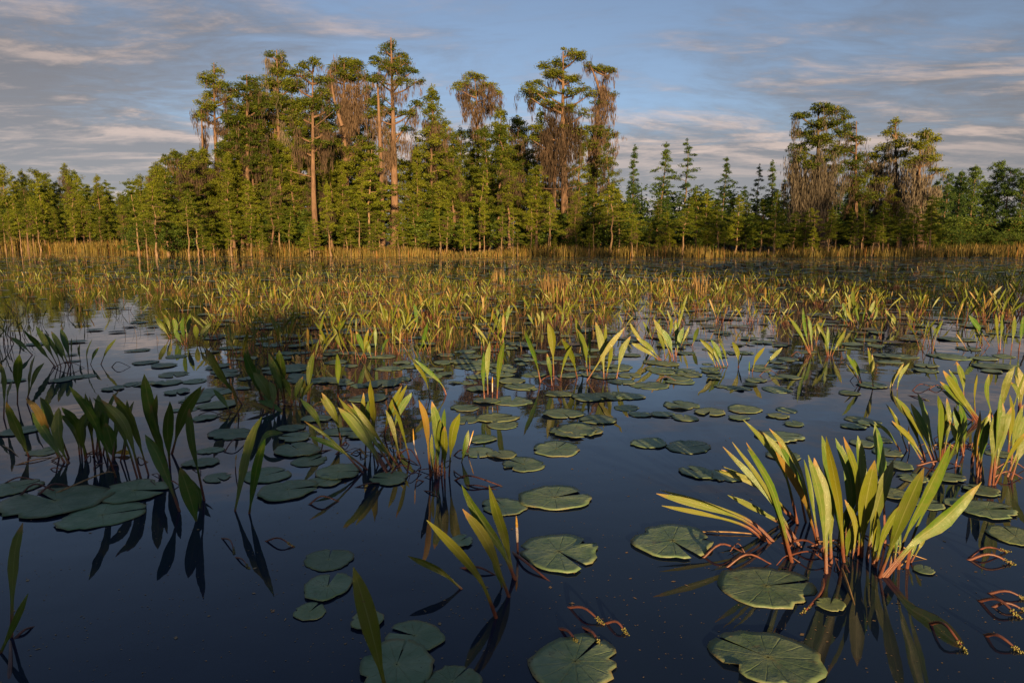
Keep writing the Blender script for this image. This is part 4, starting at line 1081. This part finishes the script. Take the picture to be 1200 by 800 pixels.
cand = []
while len(cand) < 2100:
    py = rng.uniform(294.5, 424); px = rng.uniform(-15, 1215)
    wgt = np.interp(py, [294, 300, 320, 350, 400], [1.0, 1.0, 0.85, 0.65, 0.42])
    if px > 620 and py < 345: wgt = min(1.0, wgt * 1.7)
    if rng.uniform() < density(px, py) * wgt:
        p = ground(px, py)
        if p[1] < shore_y(p[0]) - 0.5: cand.append((p[1], px, py, p))
# dark clumps at the right
for px, py in ((1128, 360), (1145, 366), (1162, 364), (1178, 371), (1194, 368), (1150, 352), (1172, 352), (1190, 350), (1135, 345), (1205, 358), (1118, 350), (1160, 340), (1182, 338)):
    p = ground(px, py); cand.append((p[1] - 4, px, py, p))
cand.sort(key=lambda c: c[0])
NIND = 262; NPART = 100
CLL = Labeller()
rest = MB()
NUMW = {2: 'two', 3: 'three', 4: 'four', 5: 'five', 6: 'six', 7: 'seven', 8: 'eight', 10: 'ten'}
for i, (Yk, px, py, p) in enumerate(cand):
    big = px > 1110 and 335 < py < 375 and Yk < p[1]
    vi = int(rng.integers(8, 11)) if big else (int(rng.integers(5)) if py < 325 else int(rng.integers(len(CLV) - 2)))
    s = rng.uniform(0.5, 1.0) * (1.35 if big else np.interp(py, [295, 340, 370], [0.85, 0.95, 1.1])); rz = rng.uniform(0, 6.28)
    if i < NIND:
        head = '%s-leaved golden club, %s field' % (NUMW[len(CLV[vi])], 'near' if py > 360 else ('middle' if py > 335 else 'far'))
        if i < NPART:
            o = empty('golden_club_plant', p, '', 'plant', 'golden club plants across the pond', rz, s); o['label'] = head
            for li, loc, rot, L in CLV[vi]:
                q = link('leaf', LEAFM[li], None, o, loc, rot, (L, L, L))
        else:
            o = link('golden_club_plant', CLME[vi], None, None, p, (0, 0, rz), (s, s, s)); tag(o, head, 'plant', 'golden club plants across the pond')
        CLL.add(o, px, head)
    else:
        Mx = np.array(Matrix.Translation(p) @ Matrix.Rotation(rz, 4, 'Z') @ Matrix.Scale(s, 4)); src = CLMB[vi]
        V = np.concatenate(src.v) @ Mx[:3, :3].T + Mx[:3, 3]
        rest.add(V, np.concatenate(src.f), np.concatenate(src.uv), np.concatenate(src.t))
CLL.done()
tag(link('distant_golden_club', rest.mesh('distant_golden_club'), M['leaf']), 'countless small golden club leaves spread over the far water', 'plants', kind='stuff')

# thin dry stems standing in the golden field
mb = MB(); pts = []
while len(pts) < 4000:
    py = 294 + (rng.uniform() ** 1.25) * 120; px = rng.uniform(-10, 1210)
    d = np.interp(px, [0, 200, 280, 560, 700, 860, 1000, 1200], [0.5, 0.6, 1, 1, 0.6, 0.35, 0.15, 0.12]) * np.interp(py, [294, 350, 390, 415], [1, 1, 0.8, 0.2])
    if px < 240 and py > 345: d *= 0.15
    if rng.uniform() < d:
        p = ground(px, py)
        if p[1] < shore_y(p[0]) - 0.3: pts.append(p)
P = np.array(pts); nb = len(P)
blades(mb, P[:, 0], P[:, 1], np.full(nb, -0.02), rng.uniform(0.05, 0.26, nb), rng.uniform(0.003, 0.007, nb) * np.interp(P[:, 1], [5, 15, 45], [0.7, 1.1, 2.0]), 0.35)
tag(link('dry_stems', mb.mesh('dry_stems', False), M['sedge']), 'thin dry tan stems standing in the golden lit field', 'reeds', kind='stuff')


def sedge_tuft(label, px0, px1, py, top, n):
    b = ground((px0 + px1) / 2, py); k = b[1] / 800; m = MB()
    X = rng.uniform(-1, 1, n) * (px1 - px0) / 2 * k; Yv = rng.normal(0, 0.25, n)
    blades(m, X, Yv, np.full(n, -0.02), rng.uniform(0.55, 1.0, n) * (py - top) * k, rng.uniform(0.012, 0.024, n), 0.16)
    root = empty('sedge_tuft', b, label, 'sedge'); tag(link('stems', m.mesh('stems', False), M['sedge'], root), kind='stuff')


sedge_tuft('widest orange tuft of dry sedge in the middle of the pond', 634, 666, 352, 315, 130)
sedge_tuft('slim orange tuft of dry sedge right of the widest tuft', 812, 826, 346, 313, 44)
sedge_tuft('thin rusty stems leaning left of the slim sedge tuft', 778, 788, 346, 316, 14)
sedge_tuft('short rusty sedge below the slim moss-topped cypress', 575, 592, 330, 312, 60)

# ---------------------------------------------------------------- lily pads
def pad_mesh(seed):
    r = np.random.default_rng(seed); n = 34
    notch = r.uniform(0.03, 0.16); a = np.linspace(notch, 2 * math.pi - notch, n)
    rim = 1 + 0.06 * np.sin(a * 2 + r.uniform(0, 6)) + 0.045 * np.sin(a * 3 + r.uniform(0, 6)) + 0.025 * np.sin(a * 7 + r.uniform(0, 6)) + r.normal(0, 0.02, n)
    rim[0] *= 0.97; rim[-1] *= 0.97
    for _ in range(int(r.integers(0, 4))): rim[int(r.integers(3, n - 3))] *= r.uniform(0.78, 0.93)
    up = r.uniform(-0.004, 0.02); ph = r.uniform(0, 6)
    ca = r.uniform(0, 6.28, 2); ch = r.uniform(0, 0.10, 2) * (r.uniform(0, 1, 2) > 0.45)
    rings = [0.0, 0.28, 0.6, 0.85, 1.0]
    V = []; UV = []
    for q in rings:
        for i in range(n):
            rr = q * rim[i] if q > 0 else 0.02
            z = 0.006 * (1 - q) + up * q ** 3 * (0.5 + 0.5 * math.sin(a[i] * 2 + ph)) + 0.006 * q * math.sin(a[i] * 5 + ph) + q ** 5 * sum(h_ * math.exp(-((a[i] - c_) / 0.35) ** 2) for c_, h_ in zip(ca, ch)) + r.normal(0, 0.002)
            V.append((rr * math.cos(a[i]), rr * math.sin(a[i]), z)); UV.append((a[i] / (2 * math.pi), q))
    F = [[k * n + i, (k + 1) * n + i, (k + 1) * n + i + 1, k * n + i + 1] for k in range(4) for i in range(n - 1)]
    o = 4 * n
    for i in range(n): V.append((V[o + i][0] * 0.985, V[o + i][1] * 0.985, V[o + i][2] - 0.006)); UV.append((a[i] / (2 * math.pi), 1))
    F += [[o + i, o + n + i, o + n + i + 1, o + i + 1] for i in range(n - 1)]
    m = MB(); m.add(V, F, UV, r.uniform(0, 0.68))
    return m


PADMB = [pad_mesh(100 + i) for i in range(14)]
PADME = [m.mesh('lily_pad') for m in PADMB]
for me in PADME: me.materials.append(M['pad'])
padn = [0]


def pad(px, py, wpx, label=None, group='lily pads', ang=None):
    p = ground(px, py); r = wpx * 0.5 * p[1] / 800 / max(math.cos(PITCH), .9)
    padn[0] += 1
    p[2] = 0.0022 + (padn[0] * 7 % 13) * 0.0005
    o = link('lily_pad', PADME[int(rng.integers(14))], None, None, p, (rng.normal(0, 0.006), rng.normal(0, 0.006), rng.uniform(0, 6.28) if ang is None else ang), (r, r * rng.uniform(0.9, 1.0), r))
    return tag(o, label, 'lily pad', group)


for x, y, wd, lab, an in [
    (900, 772, 130, 'large round lily pad at the bottom edge right of centre', 2.4), (898, 687, 116, 'lily pad with a wide notch below the biggest sunlit clump', 0.2),
    (788, 635, 98, 'speckled lily pad left of the biggest sunlit clump', -1.2), (655, 647, 102, 'notched lily pad right of the centre foreground clump', -1.0),
    (650, 584, 84, 'lily pad with curled centre crease right of centre', 0.4), (590, 594, 56, 'lily pad half hidden behind the centre foreground clump', 2.0),
    (540, 635, 34, 'small brownish pad behind the centre foreground clump', 1.0), (674, 776, 122, 'large lily pad at the bottom edge in the centre', 0.9),
    (465, 781, 104, 'lily pad under the bottom-edge broad leaf', 1.5), (486, 746, 72, 'upper right of the overlapped pads by the bottom-edge broad leaf', 2.8),
    (430, 728, 44, 'small pad left of the overlapped pads at bottom', 2.0), (530, 800, 72, 'pad cut by the bottom edge right of the broad leaf', 1.0),
    (385, 656, 61, 'upper of three pads in a column left of centre', 1.7), (384, 688, 66, 'middle and largest of three pads in a column left of centre', 1.6),
    (363, 717, 42, 'lowest and smallest of three pads in a column left of centre', 1.2), (65, 588, 122, 'large dark lily pad below the dense left clump', 2.6),
    (120, 604, 92, 'front lily pad with a nibbled edge below the dense left clump', 0.5), (158, 576, 78, 'glossy lily pad below the tall dark left blades', 0.0),
    (16, 572, 60, 'lily pad at the left edge below the dense clump', 1.0), (337, 575, 72, 'lily pad right of the three lone blades', 0.3),
    (313, 557, 58, 'lily pad just behind the one beside the three lone blades', 0.8), (397, 554, 56, 'lily pad under the leaning wine-stalked clump', 0.1),
    (271, 509, 52, 'lily pad behind the three lone blades', 0.4), (349, 528, 60, 'lily pad between the lone blades and the wine-stalked clump', 2.2),
    (456, 561, 48, 'lily pad at the foot of the wine-stalked clump', 3.0), (613, 544, 56, 'pale half-sunk lily pad right of the red-stalked clump', 2.4),
    (588, 533, 38, 'small round pad right of the red-stalked clump', 2.0), (652, 526, 62, 'pale lily pad with a brown rim at centre', 1.1),
    (760, 520, 42, 'left of two touching pads in open water right of centre', 2.2), (807, 524, 56, 'right of two touching pads in open water right of centre', 0.4),
    (816, 554, 44, 'left half of the ragged pad pair behind the biggest sunlit clump', 2.0), (847, 558, 44, 'right half of the ragged pad pair behind the biggest sunlit clump', 0.4),
    (913, 512, 56, 'lily pad behind the left leaf tips of the biggest sunlit clump', 0.0), (918, 534, 44, 'lily pad among the leaf tips of the biggest sunlit clump', 0.7),
    (1156, 598, 68, 'pale lily pad in front of the right edge clump', 0.0), (1190, 629, 64, 'lily pad cut by the right edge in front of the clump', 1.4),
    (973, 710, 36, 'small sunken pad under the biggest sunlit clump', 1.0), (1082, 668, 26, 'tiny brown pad at the right foot of the biggest sunlit clump', 1.0),
    (363, 540, 46, 'pad touching the lone-blade and wine-stalk pads', 1.0), (25, 505, 46, 'lily pad at the left edge behind the dense clump', 1.0),
    (50, 530, 34, 'small pad on the left of the dense left clump', 1.0), (380, 690 - 125, 40, 'small pad below the wine-stalked clump pads', 1.0),
]:
    pad(x, y, wd, lab, None, an)

PL = Labeller()
allp = []
MIDPADS = '''247,528,30 236,543,40 254,560,33 346,513,40 399,506,42 420,510,34 341,502,34 371,491,36 346,433,28 352,441,32 382,446,36 423,452,26 448,450,44 456,432,34 432,467,47 253,459,42 256,475,46 234,465,34
565,515,36 560,530,40 672,506,60 582,490,50 600,470,50 700,492,46 712,464,40 660,485,50 547,492,36 560,456,30 545,478,34 600,447,34 590,498,40 690,466,44 720,464,45 680,504,54 730,448,30 624,440,26 568,380,26 568,391,28 604,403,28
762,452,46 738,465,36 798,475,44 832,483,38 872,480,42 866,490,26 802,490,32 776,486,28 750,486,28 734,478,32 808,439,32 864,455,32 886,446,26 908,456,30 912,488,26 832,432,22
1052,546,36 1040,530,36 1018,496,30 1112,418,46 1164,430,45 1056,418,36 1042,424,30 1086,435,26 1172,532,34 1046,579,44 1084,590,42 1120,398,40 1115,419,40 1135,409,30 1162,429,34 1017,399,30 1040,417,36 1085,429,28 922,442,32 910,457,35 995,461,26 922,481,26 930,497,26 1007,492,34 1000,500,28
163,450,34 132,456,26 203,439,36 196,449,34 228,447,30 207,460,30 228,470,34 217,480,30 240,490,30 100,441,26 70,446,26 290,420,26 270,408,26 320,405,26 283,395,24 310,397,22 330,420,26 170,425,30 192,429,30 206,418,26
640,425,26 655,462,34 505,440,28 520,425,26 545,430,26 480,430,26 470,445,26 590,430,24 615,455,30 570,470,34 1125,590,40 1110,560,40 1150,575,44 1070,560,36 1010,520,32 1030,515,28'''
for tok in MIDPADS.split():
    x, y, wd = (float(q) for q in tok.split(',')); allp.append((x, y, wd))
NH = len(allp)
far = []
tries = 0
while len(far) < 4200:
    tries += 1
    py = 296 + 160 * rng.uniform() ** 2.5; px = rng.uniform(-20, 1220)
    d = np.interp(py, [296, 330, 345, 400, 440, 460], [0.8, 0.9, 0.4, 0.2, 0.16, 0.08])
    if px < 240: d *= np.interp(py, [296, 330, 350, 460], [0.8, 0.6, 0.2, 0.10])
    elif px > 850: d *= np.interp(py, [296, 400, 430], [1, 0.75, 0.25])
    # pads gather in rafts with open leads between
    p = ground(px, py)
    raft = math.sin(p[0] * 0.9 + 1.3 * math.sin(p[1] * 0.5)) + math.sin(p[1] * 1.1 + 0.7 * p[0])
    d *= 0.45 + 0.4 * (raft > -0.3)
    if rng.uniform() < d and p[1] < shore_y(p[0]) - 0.3:
        far.append((px, py, rng.uniform(0.05, 0.125) * 2 * 800 / p[1]))
while len(far) < 8200:      # closed mat of pads over the far water
    p = np.array([rng.uniform(-45, 45), rng.uniform(19, 48), 0.0]); px, py = project(p)
    if -15 < px < 1215 and p[1] < shore_y(p[0]) - 0.2 and rng.uniform() < np.interp(px, [0, 500, 700, 1200], [0.45, 0.6, 1, 1]):
        far.append((px, py, rng.uniform(0.09, 0.20) * 2 * 800 / p[1]))
far.sort(key=lambda q: -q[1])
NI = 300 - 42 - NH
for x, y, wd in allp + far[:NI]:
    head = 'lily pad in the %s water' % ('near' if y > 455 else ('nearer middle' if y > 420 else 'middle'))
    o = pad(x, y, wd, head, 'lily pads across the pond'); PL.add(o, x, head)
PL.done()
rest = MB()
for x, y, wd in far[NI:]:
    p = ground(x, y); r = wd * 0.5 * p[1] / 800; a = rng.uniform(0, 6.28); src = PADMB[int(rng.integers(14))]
    c, s = math.cos(a) * r, math.sin(a) * r
    V = src.v[0][:34 * 5].reshape(5, 34, 3)[[0, 4]][:, ::3].reshape(-1, 3); UV = src.uv[0][:34 * 5].reshape(5, 34, 2)[[0, 4]][:, ::3].reshape(-1, 2)
    n = len(V) // 2
    V = np.stack([V[:, 0] * c - V[:, 1] * s + p[0], V[:, 0] * s + V[:, 1] * c + p[1], V[:, 2] * r * 0.6 + 0.006 + rng.uniform(0, 0.012)], 1)
    rest.add(V, [[i, n + i, n + i + 1, i + 1] for i in range(n - 1)], UV, rng.uniform(0, 1))
tag(link('distant_lily_pads', rest.mesh('distant_lily_pads'), M['pad']), 'countless small lily pads covering the far water', 'lily pads', kind='stuff')

# bits of leaf, seed and pollen drifting on the near water
mb = MB(); n = 2600
P = np.array([ground(rng.uniform(0, 1200), 800 - 380 * rng.uniform() ** 0.8) for _ in range(n)])
sz = rng.uniform(0.0012, 0.004, n) * (1 + 1.6 * (rng.uniform(0, 1, n) > 0.93)); a = rng.uniform(0, 6.28, n); b = a + rng.uniform(1.2, 1.9, n)
E = np.stack([np.cos(a), np.sin(a), np.zeros(n)], 1) * sz[:, None]; G = np.stack([np.cos(b), np.sin(b), np.zeros(n)], 1) * (sz * rng.uniform(0.3, 0.8, n))[:, None]
P[:, 2] = 0.0012
mb.add(np.stack([P - E, P + G, P + E, P - G], 1).reshape(-1, 3), np.arange(4 * n).reshape(-1, 4))
tag(link('floating_debris', mb.mesh('floating_debris', False), M['stalk_tan']), 'tiny flecks of plant debris drifting on the near water', 'debris', kind='stuff')
